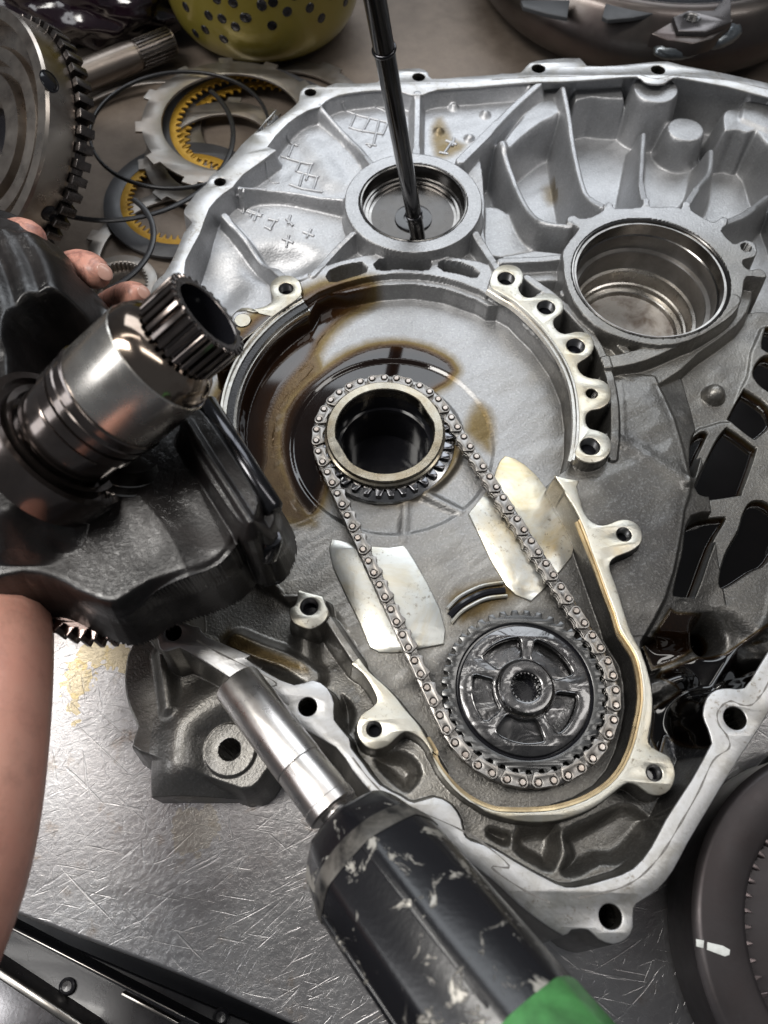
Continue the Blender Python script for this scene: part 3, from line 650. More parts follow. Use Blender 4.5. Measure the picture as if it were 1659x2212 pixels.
def zat(x, y): 
    i = min(max(int(np.searchsorted(gy, y)), 0), len(gy)-1); j = min(max(int(np.searchsorted(gx, x)), 0), len(gx)-1); return float(Z[i, j])
clusters = []                          # strokes that touch are one raised mark
for pts, z, r in MARKS:
    P = wpoly(pts, z); hit = [c for c in clusters if any(np.min(np.hypot(*(Pq[:, None, :]-catmull(P, 8, False)[None]).transpose(2, 0, 1))) < 1.4 for Pq, _ in c)]
    new = [(catmull(P, 8, False), r)]
    for c in hit: new += c
    clusters = [c for c in clusters if not any(c is h for h in hit)]
    clusters.append(new)
for c in clusters:
    mb = MB()
    for P, r in c: mb.add(*tube_geo([(x, y, zat(x, y)+FZ-.05) for x, y in P], r, 10))
    tag(mb.make('cast_mark', M_case, CASE), None)
# ------------------------------------------------------------------ machined faces, sleeves, threads
def face(name, pts, holes, z, th, mt, sm=2, bev=.45, label=None):
    P = catmull(wpoly(pts, z), sm) if sm > 1 else wpoly(pts, z)
    V, F = plate_geo(P, [circ(x, y, r, 28) for x, y, r in holes], z+FZ, th, bev)
    o = mk(name, V, F, mt, CASE, smooth=35)
    if label: o['label'] = label
    return o
def holes_of(L, z): return [(float(W(*R(t)[0], z)[0]), float(W(*R(t)[0], z)[1]), wr(*R(t)[0], r, z)) for t, r in L]
# flange = one ring: outer outline with the opening and the bolt holes as holes
FLP = catmull(wpoly(FL_OUT, 0), 2)
V, F = plate_geo(FLP, [catmull(wpoly(FL_IN, 0), 2)]+[circ(x, y, r, 28) for x, y, r in holes_of(FH, 0)], FZ, 1.2, .45)
mk('mating_flange', V, F, M_mach, CASE, smooth=35)
face('lug_face', LUG_R, holes_of(LUGS_R, zM), zM, 1.0, M_rim); face('lug_face', LUG_L, holes_of(LUGS_L, zL), zL, 1.0, M_rim)
face('cover_rim', RIM_O, holes_of(RIMH, -3), -3, 1.0, M_rim); face('boss_face', BOSS, holes_of(BOSSH, -6), -6, 1.0, M_rim)
M_trace = metal('groove_shade_grey', (.14, .13, .12), .6, .3, .05, 400, (.3, .29, .28), .7, 300)  # dark strips paint the shade lines of the flange's groove and step
for t in ("D 1700,1380 i 1659,1150 1610,1230 1560,1280 1500,1280 1440,1258 1390,1280 1355,1330 1365,1400 1415,1470 1425,1540 l 1330,80 1240,270 1120,480 1020,640 900,770 780,840 640,880 520,905", "c 0,478 150,468 290,458 420,460 600,452 750,442 880,430 D 1388,163 1420,170 1455,162 c 1200,440 1400,475 1659,535", "g 1180,1260 1300,1330 1500,1430 1659,1520 h 120,1190 260,1280", "k 640,60 760,210 900,320 D 1010,1800 1100,1870 l 0,720 200,860 350,930"):
    A = catmull(wpoly(R(t), 0), 5, False); T = np.gradient(A, axis=0); T /= np.linalg.norm(T, axis=1)[:, None]; Nn = np.stack([-T[:, 1], T[:, 0]], 1)
    wv = (.28+.16*np.sin(np.arange(len(A))*1.3)+.12*rng.rand(len(A)))[:, None]; V = [(*p, FZ+.03) for p in A-Nn*wv]+[(*p, FZ+.03) for p in A+Nn*wv]; m = len(A)
    mk('groove_shade_line', V, [(i, i+1, m+i+1, m+i) for i in range(m-1)], M_trace, CASE)
def thread(x, y, r, z, depth=9):
    pr = [(r+.05, z), (r-.25, z-.5), (r-.45, z-.8)]; k = 0; zz = z-.8
    while zz > z-depth: pr += [(r-.75, zz-.35), (r-.35, zz-.7)]; zz -= .75
    pr += [(r-.8, z-depth), (r*.7, z-depth-1), (0, z-depth-1)]
    V, F = lathe_geo([(a, b+FZ) for a, b in pr], 24, (x, y, 0), flip=False)
    o = mk('thread_insert', V, F, M_thread, CASE, smooth=60)
    V, F = lathe_geo([(r-.5, z-6.2+FZ), (0, z-6.2+FZ)], 20, (x, y, 0)); mk('hole_shade_disc', V, F, M_void, CASE)  # black disc above the true bottom paints the hole's shade
    return o
for L, z in ((LUGS_R, zM), (LUGS_L, zL), (RIMH, -3), (BOSSH, -6)):
    for (t, r), (x, y, rw) in zip(L, holes_of(L, z)):
        if t.startswith('f 602'): continue
        thread(x, y, rw, z)
for (x, y, rw) in holes_of(FH, 0):
    V, F = lathe_geo([(rw, FZ-.5), (rw-.1, FZ-12), (rw+.6, FZ-12.5), (rw+.6, FZ-30)], 28, (x, y, 0)); mk('bolt_hole', V, F, M_bore, CASE, smooth=60)
# ring one sleeve with stepped floor and oily washer
def sleeve(x, y, prof, n=96, name='bearing_sleeve', mt=None): V, F = lathe_geo([(r, z+FZ) for r, z in prof], n, (x, y, 0)); return mk(name, V, F, mt or M_bore, CASE, smooth=30)
M_wallcast = metal('matte_bore_casting', (.26, .25, .24), .42, .95, .05, 700, (.10, .09, .08), .5, 60)
M_dsleeve = metal('oily_bearing_steel', (.26, .25, .24), .2, 1, 0, 900, (.05, .045, .04), .7, 50)
a = r1i
sleeve(x1, y1, [(a+.5, -2.3), (a-.2, -2.1), (a-1.0, -2.4), (a-1.4, -3.2), (a-1.5, -11), (a-2.6, -11.4), (a-2.8, -13), (a-3.6, -13.3), (a-5, -13.4), (a-5.2, -14.6), (a-7, -14.8)], mt=M_dsleeve)
sleeve(x1, y1, [(a-5.2, -14.6), (a-7, -15), (a-12, -15.3), (a-18, -15.6), (9, -15.8)], name='bore_floor', mt=metal('oily_bore_floor', (.055, .052, .05), .24, .95, 0, 900, (.05, .045, .04), .6, 60, coat=.2))
sleeve(x1+.5, y1-1, [(12.5, -15.5), (12.3, -14.6), (11.5, -14.4), (6.5, -14.6), (6, -16), (0, -17)], 40, 'washer', metal('black_washer', (.02, .02, .022), .15, 0, 0, 900, None, .3))
a = r2i
sleeve(x2, y2, [(a+.5, -2.2), (a-.3, -2.0), (a-.9, -2.6), (a-1.0, -3.6), (a-2.4, -3.8), (a-2.7, -12), (a-3.4, -12.6)], mt=M_dsleeve, name='bearing_race')
sleeve(x2, y2, [(a-3.0, -12.6), (a-3.1, -22.5), (a-3.4, -23.2), (a-6.2, -23.4), (a-6.6, -24), (a-6.9, -37), (a-7.4, -38)], name='bore_wall', mt=M_wallcast)
sleeve(x2, y2, [(a-7.4, -38), (a-9.4, -38.3), (a-9.8, -39), (a-10.4, -48), (a-11.6, -48.6), (a-11.8, -52), (a-14.5, -52.5), (a-15, -53), (a-15.4, -56)], name='bore_step')
M_bfloor = machined('stained_bore_floor', (.36, .34, .32), (.10, .065, .045), 1.0, .45, .00001, 300, 60)
sleeve(x2, y2, [(a-15.4, -56), (a-17, -56.5), (0, -57)], name='bore_floor', mt=M_bfloor)
# machined stepped lip inside the left lugs and along the right lugs
ccx, ccy = [float(t) for t in W(866, 960, -8)]
def arc_strip(pts, prof, name, mt, world=None):   # sweep (inset, z) along an open path drawn at lug level
    A = catmull(wpoly(pts, -4), 5, False) if world is None else world; T = np.gradient(A, axis=0); T /= np.linalg.norm(T, axis=1)[:, None]; Nn = np.stack([T[:, 1], -T[:, 0]], 1)
    V = []; F = []; m = len(prof)
    for p, n in zip(A, Nn):
        for ins, z in prof: V.append((p[0]+n[0]*ins, p[1]+n[1]*ins, z+FZ))
    for i in range(len(A)-1):
        for k in range(m-1): F.append((i*m+k, (i+1)*m+k, (i+1)*m+k+1, i*m+k+1))
    return mk(name, V, F, mt, CASE, smooth=30)
M_lip = metal('turned_lip_metal', (.62, .61, .58), .24, 1, 0, 900, (.30, .25, .18), .5, 60, rvar=.05)
M_seal = metal('black_seal', (.015, .015, .017), .25, 0, .05, 900, None, .2)
LARC = R("D 508,900 530,842 565,790 e 100,630 200,520 330,405 415,350")
LA = circ(LC[0], LC[1], LC[2], 60, la0, la1, True)[::-1]
arc_strip(0, [(0, -4.3), (1.2, -4.5), (1.3, -6.5), (3.2, -6.7), (3.3, -11)], 'turned_lip', M_lip, LA)
arc_strip(0, [(3.3, -7.8), (7.2, -8.0), (7.4, -10)], 'seal_ring', M_seal, LA)
arc_strip(0, [(7.3, -9.6), (8.6, -9.5), (8.8, -13)], 'turned_lip', M_lip, LA)
arc_strip(R("f -12,240 60,287 150,342 300,482 425,652 498,822 524,1000 518,1180 495,1290"), [(0, -3.2), (1.3, -3.4), (1.5, -5.6), (3.0, -5.8), (3.1, -9)], 'turned_lip', M_lip)
# rim inner groove (dark with a bronze edge)
GR = R("i 530,170 600,348 650,478 700,620 740,720 775,830 820,905 868,985 898,1100 908,1250 883,1400 848,1535 l 790,128 700,233 560,318 400,370 250,386 100,386 0,374 k 1350,318 1250,238 1160,130 1120,40 h 1130,1565 1080,1480")
arc_strip(GR, [(0, -3.3), (.9, -3.6), (1.0, -5.2), (2.1, -5.4), (2.2, -7)], 'bronze_lip', metal('bronze_edge', (.42, .33, .20), .3, 1, 0, 900, (.1, .07, .04), .6, 60))
# milled pads on the housing floor, slotted oil guide
PADL = R("h 515,285 500,345 522,450 600,620 680,780 722,880 745,935 800,965 870,968 940,965 1060,940 1190,915 1198,830 1165,700 1085,540 1010,410 968,345 945,322 860,335 780,330 700,322 600,300 560,290")
PADR = R("f 80,1258 50,1290 25,1350 e 1475,1437 1400,1525 1335,1605 h 1395,250 1470,410 1560,560 1620,620 i 240,658 300,600 420,470 480,390 495,330 460,240 400,110 f 330,1455 270,1375 200,1312 140,1275")
for PD in (PADL, PADR): 
    V, F = plate_geo(wpoly(PD, -22.8), [], -22.8+FZ, 2.5, .5); mk('milled_pad', V, F, M_pad, CASE, smooth=30)
for t in ("h 1210,700 1270,640 1340,598 1430,562 1545,545", "h 1235,785 1290,725 1360,680 1450,640 1570,625"):
    A = catmull(wpoly(R(t), -22), 4, False); V, F = tube_geo([(x, y, -22.6+FZ) for x, y in A], 1.1, 8); mk('oil_guide_lip', V, F, M_pad, CASE)
A = catmull(wpoly(R("h 1222,745 1280,685 1350,640 1440,602 1558,588"), -22.5), 4, False); V, F = tube_geo([(x, y, -24.2+FZ) for x, y in A], 2.0, 8); mk('oil_slot', V, F, M_void, CASE)
# ------------------------------------------------------------------ hub sprocket, lower sprocket, chain
M_chain = metal('chain_steel', (.27, .26, .25), .36, 1, .0, 900, (.26, .23, .20), .5, 120, rvar=.05)
M_pin = metal('chain_pin_steel', (.50, .46, .43), .34, 1, 0, 900, (.35, .25, .18), .5, 300)
M_gear = metal('oily_sprocket_steel', (.115, .113, .115), .27, .95, 0, 700, (.05, .048, .047), .5, 40, coat=.9, swirl=1)
M_gear1 = metal('dark_hub_steel', (.17, .17, .18), .2, 1, .01, 900, (.05, .05, .055), .5, 90, coat=.2)
M_collar = metal('worn_collar_steel', (.40, .37, .31), .25, 1, .01, 900, (.22, .16, .08), .6, 70)
def gear_poly(ro, rr_, N, duty=.42, tip=.26, ph=0):
    P = []
    for i in range(N):
        a0 = 2*math.pi*(i+ph)/N; w = 2*math.pi/N
        for r, q in ((rr_, -duty), (rr_+(ro-rr_)*.2, -duty*.86), (ro-.3, -tip), (ro, -tip*.7), (ro, tip*.7), (ro-.3, tip), (rr_+(ro-rr_)*.2, duty*.86), (rr_, duty)):
            P.append((r*math.cos(a0+q*w), r*math.sin(a0+q*w)))
    return np.array(P)
HUB = empty('hub_sprocket', (hbx, hby, -24+FZ), 'round hub sprocket with a wide steel collar round the black centre bore', 'sprocket', 'sprockets carrying the chain')
R1 = wr(834, 941, 148.5, -17)
V, F = plate_geo(gear_poly(R1-.4, R1-5.2, 34, .44, .2)+[hbx, hby], [circ(hbx, hby, 30, 64)], -17.2+FZ, 5.5, .35); mk('tooth_ring', V, F, M_gear1, HUB, smooth=30)
V, F = lathe_geo([(30, -17), (R1-4.8, -17.05), (R1-5.4, -16.2), (R1-6.4, -15.9), (R1-6.7, -14.5)][:0]+[(R1-4.5, -19.5), (R1+.8, -21.8), (R1+1.4, -22.8), (R1+1.4, -24)], 96, (hbx, hby, FZ), flip=True); mk('backing_flange', V, F, metal('backing_steel', (.4, .4, .41), .2, 1, 0, 900, (.1, .1, .1), .5), HUB, smooth=30)
# collar with two flats in its bore
n = 96; V = []; F = []
RC = wr(831.5, 926, 126, -11)
for i in range(n):
    t = 2*math.pi*i/n; ri = RC-5.1
    for fa in (math.radians(28), math.radians(208)):
        dd = math.cos(t-fa)
        if dd > 0: ri = min(ri, (RC-6.3)/max(dd, .01)) 
    for r, z in ((RC+1.6, -17.3), (RC+1.4, -14.2), (RC+.2, -13.6), (RC+.3, -11.5), (RC-.3, -11.0), (ri+.5, -10.9), (ri, -11.4), (min(ri, RC-5.1), -20)):
        V.append((hbx+r*math.cos(t), hby+r*math.sin(t), z+FZ))
m = 8
for i in range(n):
    j = (i+1) % n
    for k in range(m-1): F.append((i*m+k, j*m+k, j*m+k+1, i*m+k+1))
mk('collar', V, F, M_collar, HUB, smooth=30)
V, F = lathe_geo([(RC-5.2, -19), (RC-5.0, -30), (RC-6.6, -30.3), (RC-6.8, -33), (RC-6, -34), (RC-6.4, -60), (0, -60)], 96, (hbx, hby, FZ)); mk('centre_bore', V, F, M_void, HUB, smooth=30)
sbx, sby = [float(t) for t in W(1134, 1487.5, -17)]; R2 = wr(1134, 1487.5, 194, -17)
SPR = empty('lower_sprocket', (sbx, sby, -24+FZ), 'black oily spoked sprocket with five curved windows at the bottom of the chain', 'sprocket', 'sprockets carrying the chain')
px = lambda q, z=-17: q/ (194/R2)
def wnd(a0, a1, r0, r1, c=1.6):
    a0, a1 = math.radians(a0), math.radians(a1); e0, e1 = c/r0, c/r1; P = []
    for t in np.linspace(a0+e1, a1-e1, 12): P.append((r1*math.cos(t), r1*math.sin(t)))
    P += [((r1-.35*c)*math.cos(a1-e1*.3), (r1-.35*c)*math.sin(a1-e1*.3)), ((r1-c*1.1)*math.cos(a1), (r1-c*1.1)*math.sin(a1)), ((r0+c*1.1)*math.cos(a1), (r0+c*1.1)*math.sin(a1)), ((r0+.35*c)*math.cos(a1-e0*.3), (r0+.35*c)*math.sin(a1-e0*.3))]
    for t in np.linspace(a1-e0, a0+e0, 10): P.append((r0*math.cos(t), r0*math.sin(t)))
    P += [((r0+.35*c)*math.cos(a0+e0*.3), (r0+.35*c)*math.sin(a0+e0*.3)), ((r0+c*1.1)*math.cos(a0), (r0+c*1.1)*math.sin(a0)), ((r1-c*1.1)*math.cos(a0), (r1-c*1.1)*math.sin(a0)), ((r1-.35*c)*math.cos(a0+e1*.3), (r1-.35*c)*math.sin(a0+e1*.3))]
    return np.array(P)
ga = [(90, 142), (16, 74), (-57, -6), (-128, -72), (164, 218)]
V, F = plate_geo(gear_poly(px(180), px(167.5), 40, .36, .24, .3)+[sbx, sby], [circ(sbx, sby, px(149), 96)], -18+FZ, 5, .35); mk('tooth_ring', V, F, metal('sprocket_tooth_steel', (.10, .10, .10), .3, .95, 0, 900, (.04, .04, .04), .5, 60, coat=.3), SPR, smooth=30)
V, F = lathe_geo([(px(149), -18.3), (px(146.5), -19.3), (px(143), -19.4), (px(141), -18.6)], 96, (sbx, sby, FZ)); mk('groove', V, F, M_void, SPR)
V, F = plate_geo(circ(sbx, sby, px(141.5), 96), [wnd(a0, a1, px(67), px(114))+[sbx, sby] for a0, a1 in ga]+[circ(sbx, sby, px(62), 64)], -17.2+FZ, 3.4, .6); mk('spoked_web', V, F, M_gear, SPR, smooth=30)
V, F = plate_geo(circ(sbx, sby, px(147), 64), [circ(sbx, sby, px(30), 48)], -22+FZ, 1.5, .3); mk('back_plate', V, F, M_gear, SPR, smooth=30)
for a0, a1 in ga:                      # raised window borders
    P = wnd(a0, a1, px(67), px(114)); P = offs(P if area(P) > 0 else P[::-1], -.5)+[sbx, sby]
    V, F = tube_geo([(x, y, -17.25+FZ) for x, y in P], .4, 8, True); mk('window_edge', V, F, M_gear, SPR)
V, F = lathe_geo([(px(64), -17.6), (px(63), -16.2), (px(60), -15.6), (px(58), -13.4), (px(55), -12.9), (px(37), -12.6), (px(33), -13.0), (px(31), -13.8), (px(31), -16)], 72, (sbx, sby, FZ), flip=True); mk('hub', V, F, M_gear, SPR, smooth=30)
SP = gear_poly(px(31.5), px(28.5), 22, .35, .2)
V, F = plate_geo(circ(sbx, sby, px(34), 48), [SP[::1]+[sbx, sby]], -13.6+FZ, 9, .2); mk('hub_spline', V, F, M_gear, SPR, smooth=30)
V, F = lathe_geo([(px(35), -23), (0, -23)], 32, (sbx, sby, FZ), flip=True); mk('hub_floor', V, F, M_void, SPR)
def text_mesh(txt, size, depth=.25):
    cu = bpy.data.curves.new('t', 'FONT'); cu.body = txt; cu.size = size; cu.extrude = depth; cu.align_x = 'CENTER'; cu.align_y = 'CENTER'; cu.resolution_u = 3
    o = bpy.data.objects.new('t', cu); COL.objects.link(o); bpy.context.view_layer.update()
    me = bpy.data.meshes.new_from_object(o.evaluated_get(bpy.context.evaluated_depsgraph_get()))
    V = [tuple(v.co) for v in me.vertices]; F = [tuple(p.vertices) for p in me.polygons]
    bpy.data.objects.remove(o); return V, F
M_ink = metal('raised_lettering', (.10, .10, .10), .25, .9, 0)
mb = MB()
for ch, an in zip("15812026", np.linspace(-52, -14, 8)):
    V, F = text_mesh(ch, 3.6); a = math.radians(an); rr_ = px(99)
    M = Matrix.Translation((sbx+rr_*math.cos(a), sby+rr_*math.sin(a), -21.9+FZ)) @ Matrix.Rotation(a+math.pi/2, 4, 'Z'); mb.add([M @ Vector(v) for v in V], F)
mb.make('part_number', M_ink, SPR)
# chain path
C1, C2 = np.array([hbx, hby]), np.array([sbx, sby]); r_a, r_b = R1, R2
dv = C2-C1; D_ = np.linalg.norm(dv); th = math.atan2(dv[1], dv[0]); be = math.acos((r_a-r_b)/D_)
def onc(C, r, a): return C+r*np.array([math.cos(a), math.sin(a)])
# going round: tangent side +be
segs = []
aL, aR = th+be, th-be
lenT = math.sqrt(D_*D_-(r_a-r_b)**2); arc1 = r_a*(2*math.pi-2*be); arc2 = r_b*(2*be)
tot = 2*lenT+arc1+arc2; NP = int(round(tot/7.35/2))*2; st = tot/NP
def chain_at(s):
    s %= tot
    if s < arc1: a = aL+s/r_a; return onc(C1, r_a, a), a+math.pi/2
    s -= arc1
    if s < lenT: p, q = onc(C1, r_a, aR), onc(C2, r_b, aR); t = q-p; return p+t*s/lenT, math.atan2(t[1], t[0])
    s -= lenT
    if s < arc2: a = aR+s/r_b; return onc(C2, r_b, a), a+math.pi/2
    s -= arc2; p, q = onc(C2, r_b, aL), onc(C1, r_a, aL); t = q-p; return p+t*s/lenT, math.atan2(t[1], t[0])
hp = st/2; CH = empty('timing_chain', (hbx, hby-50, -24+FZ), 'silent drive chain of steel links looped round both sprockets', 'chain')
def link_poly(e=0):
    P = [(hp+2.9*math.cos(t), 2.75*math.sin(t)) for t in np.radians(np.linspace(95, -35, 8))]
    P += [(hp+1.55, -3.6), (hp+.7, -4.9), (hp-.6, -4.7), (hp*.35, -3.75), (-hp*.35, -3.75), (-hp+.6, -4.7), (-hp-.7, -4.9), (-hp-1.55, -3.6)]
    P += [(-hp+2.9*math.cos(t), 2.75*math.sin(t)) for t in np.radians(np.linspace(215, 85, 8))]
    P += [(-hp*.4, 2.5), (hp*.4, 2.5)]
    return np.array(P)[::-1]
def stack(zs, th_):
    mb = MB(); P = link_poly(); P[:, 1] *= -1; P = P[::-1]
    for z in zs: mb.add(*plate_geo(P, [circ(-hp, 0, 1.95, 14), circ(hp, 0, 1.95, 14)] if z == 0 else [], z, th_, .22))
    return mb
ZT = -15.6+FZ
M_inner = metal('chain_inner_steel', (.24, .23, .22), .25, 1, 0, 900, (.08, .07, .06), .5, 220)
proto = {}
for i in range(NP//2):
    for kind, off in (('link_plate', 0), ('inner_plate', 1)):
        p, _ = chain_at((2*i+off)*st); p2, _ = chain_at((2*i+off+1)*st); mid = (p+p2)/2; a = math.atan2(p2[1]-p[1], p2[0]-p[0])
        M = Matrix.Translation((Vector((mid[0], mid[1], ZT))*.001)-wloc(CH)) @ Matrix.Rotation(a, 4, 'Z')
        if kind not in proto:
            mb = stack([0, -2.6, -5.2], 1.15) if off == 0 else stack([-1.3, -3.9], 1.15)
            proto[kind] = mb.make(kind, M_chain if off == 0 else M_inner, CH, loc=(0, 0, 0)); proto[kind].matrix_local = M
        else: copy_to(proto[kind], CH, M)
V, F = lathe_geo([(1.5, -1.2), (1.48, .5), (1.25, .72), (0, .74)], 14, flip=True)
for i in range(NP):
    p, a = chain_at(i*st); M = Matrix.Translation((Vector((p[0], p[1], ZT))*.001)-wloc(CH)) @ Matrix.Rotation(a, 4, 'Z')
    if 'pin' not in proto: proto['pin'] = mk('link_pin', V, F, M_pin, CH, loc=(0, 0, 0), smooth=40); proto['pin'].matrix_local = M
    else: copy_to(proto['pin'], CH, M)

best = None
for i in range(NP//2):
    p, _ = chain_at(2*i*st); p2, _ = chain_at((2*i+1)*st); mid = (p+p2)/2; tx, ty = W(1207, 1262, -15)
    e = math.hypot(mid[0]-tx, mid[1]-ty)
    if best is None or e < best[0]: best = (e, mid, math.atan2(p2[1]-p[1], p2[0]-p[0]))
V, F = text_mesh('JPN', 1.5, .06); M = Matrix.Translation((best[1][0], best[1][1], ZT+.04)) @ Matrix.Rotation(best[2], 4, 'Z') @ Matrix.Translation((0, 1.6, 0))
mk('stamped_letters', [M @ Vector(v) for v in V], F, M_void, CH)
# ------------------------------------------------------------------ bench
def bench_mat():
    m, nt, b = mat('scratched_steel'); pos = geo(nt); L = nt.links
    n1 = noise(nt, 12, 6, .6, pos, .5); n2 = noise(nt, 60, 6, .7, pos); n3 = noise(nt, 700, 4, .7, pos)
    c = mixc(nt, ramp(nt, n1.outputs[0], [(.4, 0), (.7, 1)]).outputs[0], (.54, .53, .53), (.34, .32, .32))
    c = mixc(nt, mth(nt, 'MULTIPLY', ramp(nt, n2.outputs[0], [(.58, 0), (.70, 1)]).outputs[0], .55), c, (.22, .15, .09))
    # back of the bench is dull and greasy
    sx_ = nt.nodes.new('ShaderNodeSeparateXYZ'); L.new(pos, sx_.inputs[0])
    gr = ramp(nt, mth(nt, 'ADD', sx_.outputs[1], mth(nt, 'MULTIPLY', n1.outputs[0], .15)), [(.20, 0), (.36, 1)]).outputs[0]
    c = mixc(nt, gr, c, mixc(nt, n2.outputs[0], (.09, .07, .055), (.24, .195, .16)))
    px_, py_ = W(165, 1445, -70)        # amber oil spilt on the steel
    for (u_, v_, r_) in ((200, 1410, 8), (165, 1465, 9), (265, 1420, 10), (150, 1530, 6), (420, 1790, 12)):
        px_, py_ = W(u_, v_, -70); vd = nt.nodes.new('ShaderNodeVectorMath'); vd.operation = 'DISTANCE'; L.new(pos, vd.inputs[0]); vd.inputs[1].default_value = (float(px_)*.001, float(py_)*.001, 0)
        dd = mth(nt, 'ADD', vd.outputs['Value'], mth(nt, 'MULTIPLY', mth(nt, 'SUBTRACT', noise(nt, 110, 3, .5, pos, 1.2).outputs[0], .5), .022))
        mk_ = ramp(nt, mth(nt, 'MULTIPLY', dd, 1000/r_/2), [(.38, .75), (.47, 1.0), (.52, 0)]).outputs[0]
        c = mixc(nt, mth(nt, 'MULTIPLY', mk_, .8 if u_ != 420 else .3), c, (.42, .33, .16))
    h = None
    for sc_, ang, st_ in ((1.4, .3, 20), (1.7, 1.4, 26), (1.2, 2.3, 16), (2.0, -.5, 12), (1.0, .9, 34), (1.8, 1.9, 18), (1.3, -1.1, 24)):
        mp = nn(nt, 'ShaderNodeMapping'); mp.inputs['Rotation'].default_value = (0, 0, ang); mp.vector_type = 'TEXTURE'; mp.inputs['Scale'].default_value = (.001/sc_, .001*st_/sc_, 1); L.new(pos, mp.inputs[0])
        mp2 = noise(nt, .35, 2, .5, mp.outputs[0], .1)
        r = ramp(nt, mp2.outputs[0], [(.665, 0), (.71, 1)]).outputs[0]
        h = r if h is None else mth(nt, 'MAXIMUM', h, r)
    h = mth(nt, 'MULTIPLY', h, mth(nt, 'SUBTRACT', 1.0, mth(nt, 'MULTIPLY', gr, .9)))
    L.new(mixc(nt, mth(nt, 'MULTIPLY', h, .12), c, (.75, .74, .73)), b.inputs['Base Color'])
    L.new(mth(nt, 'MULTIPLY', mth(nt, 'SUBTRACT', 1.0, mth(nt, 'MULTIPLY', gr, .55)), .95), b.inputs['Metallic'])
    L.new(mth(nt, 'ADD', mth(nt, 'ADD', mth(nt, 'MULTIPLY', n2.outputs[0], .2), .24), mth(nt, 'MULTIPLY', gr, .15)), b.inputs['Roughness'])
    nb = bump(nt, h, -.00011, .9); nb = bump(nt, noise(nt, 340, 5, .8, pos, .4).outputs[0], .00034, .7, nb)
    L.new(nb, b.inputs['Normal']); return m
M_bench = bench_mat()
BE = catmull(wpoly(R("D -300,1870 -120,1915 0,1962 150,2018 400,2112 640,2218 900,2330"), -70), 4, False)
far = np.array([[1200, BE[-1][1]-60], [1200, 1500], [-1200, 1500], [-1200, BE[0][1]+100]])
P = np.concatenate([BE, far]); P = P if area(P) > 0 else P[::-1]
V, F = plate_geo(P, [], 0, 4, 2.0)
tag(mk('workbench', V, F, M_bench, None), kind='structure')
V, F = plate_geo(np.array([[-1200, -700], [1200, -700], [1200, 1500], [-1200, 1500]]), [], -160, 4, .5)
tag(mk('floor', V, F, metal('dark_floor', (.03, .03, .035), .5, 0, 0, 900)), kind='structure')
# drawer below the edge
M_draw = metal('black_drawer_paint', (.018, .018, .022), .3, .2, .02, 700, None, .3, 30, coat=.2)
M_edge = metal('worn_drawer_edge', (.45, .43, .40), .3, 1, 0, 900, (.15, .13, .12), .5)
DR = empty('tool_drawer', (-180, -60, -150), 'dark open tool drawer below the rounded front edge of the bench', 'drawer')
def strip(pts, z, w, h, name, mt, par, bev=.8):
    A = wpoly(pts, z); V = []; 
    t = A[-1]-A[0]; t /= np.linalg.norm(t); nrm = np.array([-t[1], t[0]])*w/2
    P = np.array([A[0]-nrm, A[-1]-nrm, A[-1]+nrm, A[0]+nrm]); V, F = plate_geo(P if area(P) > 0 else P[::-1], [], z+FZ, h, bev); return mk(name, V, F, mt, par)
P = wpoly(R("D -300,1900 0,1980 300,2110 900,2360 900,2700 -300,2700"), -118)
V, F = plate_geo(P if area(P) > 0 else P[::-1], [], -118+FZ, 4, .5); mk('drawer_floor', V, F, M_draw, DR)
strip(R("D -60,1960 45,2014 200,2092 400,2200 520,2262"), -100, 2.2, 20, 'drawer_rail', M_draw, DR)
strip(R("D 0,1992 120,2052 265,2128 400,2198"), -99, .8, .8, 'rail_edge', M_edge, DR, .3)
strip(R("D 262,2146 385,2212"), -104, 1.6, 6, 'rail_slide', M_edge, DR, .5)
strip(R("D -60,2065 0,2100 180,2225"), -96, 5, 22, 'drawer_front', M_edge, DR, 2)
P = wpoly(R("D -200,2000 -40,2085 0,2108 176,2232 100,2500 -300,2500"), -98); V, F = plate_geo(P if area(P) > 0 else P[::-1], [], -98+FZ, 3, .5); mk('drawer_panel', V, F, metal('drawer_panel_steel', (.12, .12, .13), .25, .9, .03, 600, None, .4), DR)
for (u, v, r) in ((146, 2130, 17), (478, 2196, 17)):
    p = P3(u, v, -117); rr_ = wr(u, v, r, -117)
    V, F = lathe_geo([(rr_, 0), (rr_, 1.5), (rr_-.8, 2), (rr_-1.6, 1.6), (rr_*.6, 1.2), (0, 1)], 28, p, flip=True); mk('drawer_screw', V, F, M_draw, DR)
# ------------------------------------------------------------------ things standing at the back of the bench
M_drum = metal('turned_drum_steel', (.42, .38, .34), .3, 1, .01, 900, (.16, .12, .10), .6, 30)
M_darks = metal('dark_gear_steel', (.14, .125, .12), .28, .95, .02, 900, (.04, .035, .03), .6, 60)
def circle_gear(ro, rr_, N, duty, tip, c, ax, z0, th_, hole_r):
    Pg = gear_poly(ro, rr_, N, duty, tip); V, F = plate_geo(Pg, [circ(0, 0, hole_r, 64)], z0+th_, th_, .4)
    M = Matrix.Translation(Vector(c)) @ Vector((0, 0, 1)).rotation_difference(Vector(ax)).to_matrix().to_4x4()
    return [M @ Vector(v) for v in V], F
ax = Vector((-.52, -.42, .74)).normalized(); SHL = 22
def at_t(u, v, t): 
    a = (u-CU)/FPX; b = (CV-v)/FPX; return Vector((a*t, (b*cP+sP)*t, H+(b*sP-cP)*t))
DC = at_t(12, 312, 545)
DRM = empty('gear_drum', (DC.x, DC.y, 0), 'big turned steel drum with a toothed rim and round side holes at the upper left', 'drum')
V, F = circle_gear(85, 77.5, 50, .34, .27, DC, ax, -9, 11, 60); mk('toothed_rim', V, F, M_darks, DRM, smooth=30)
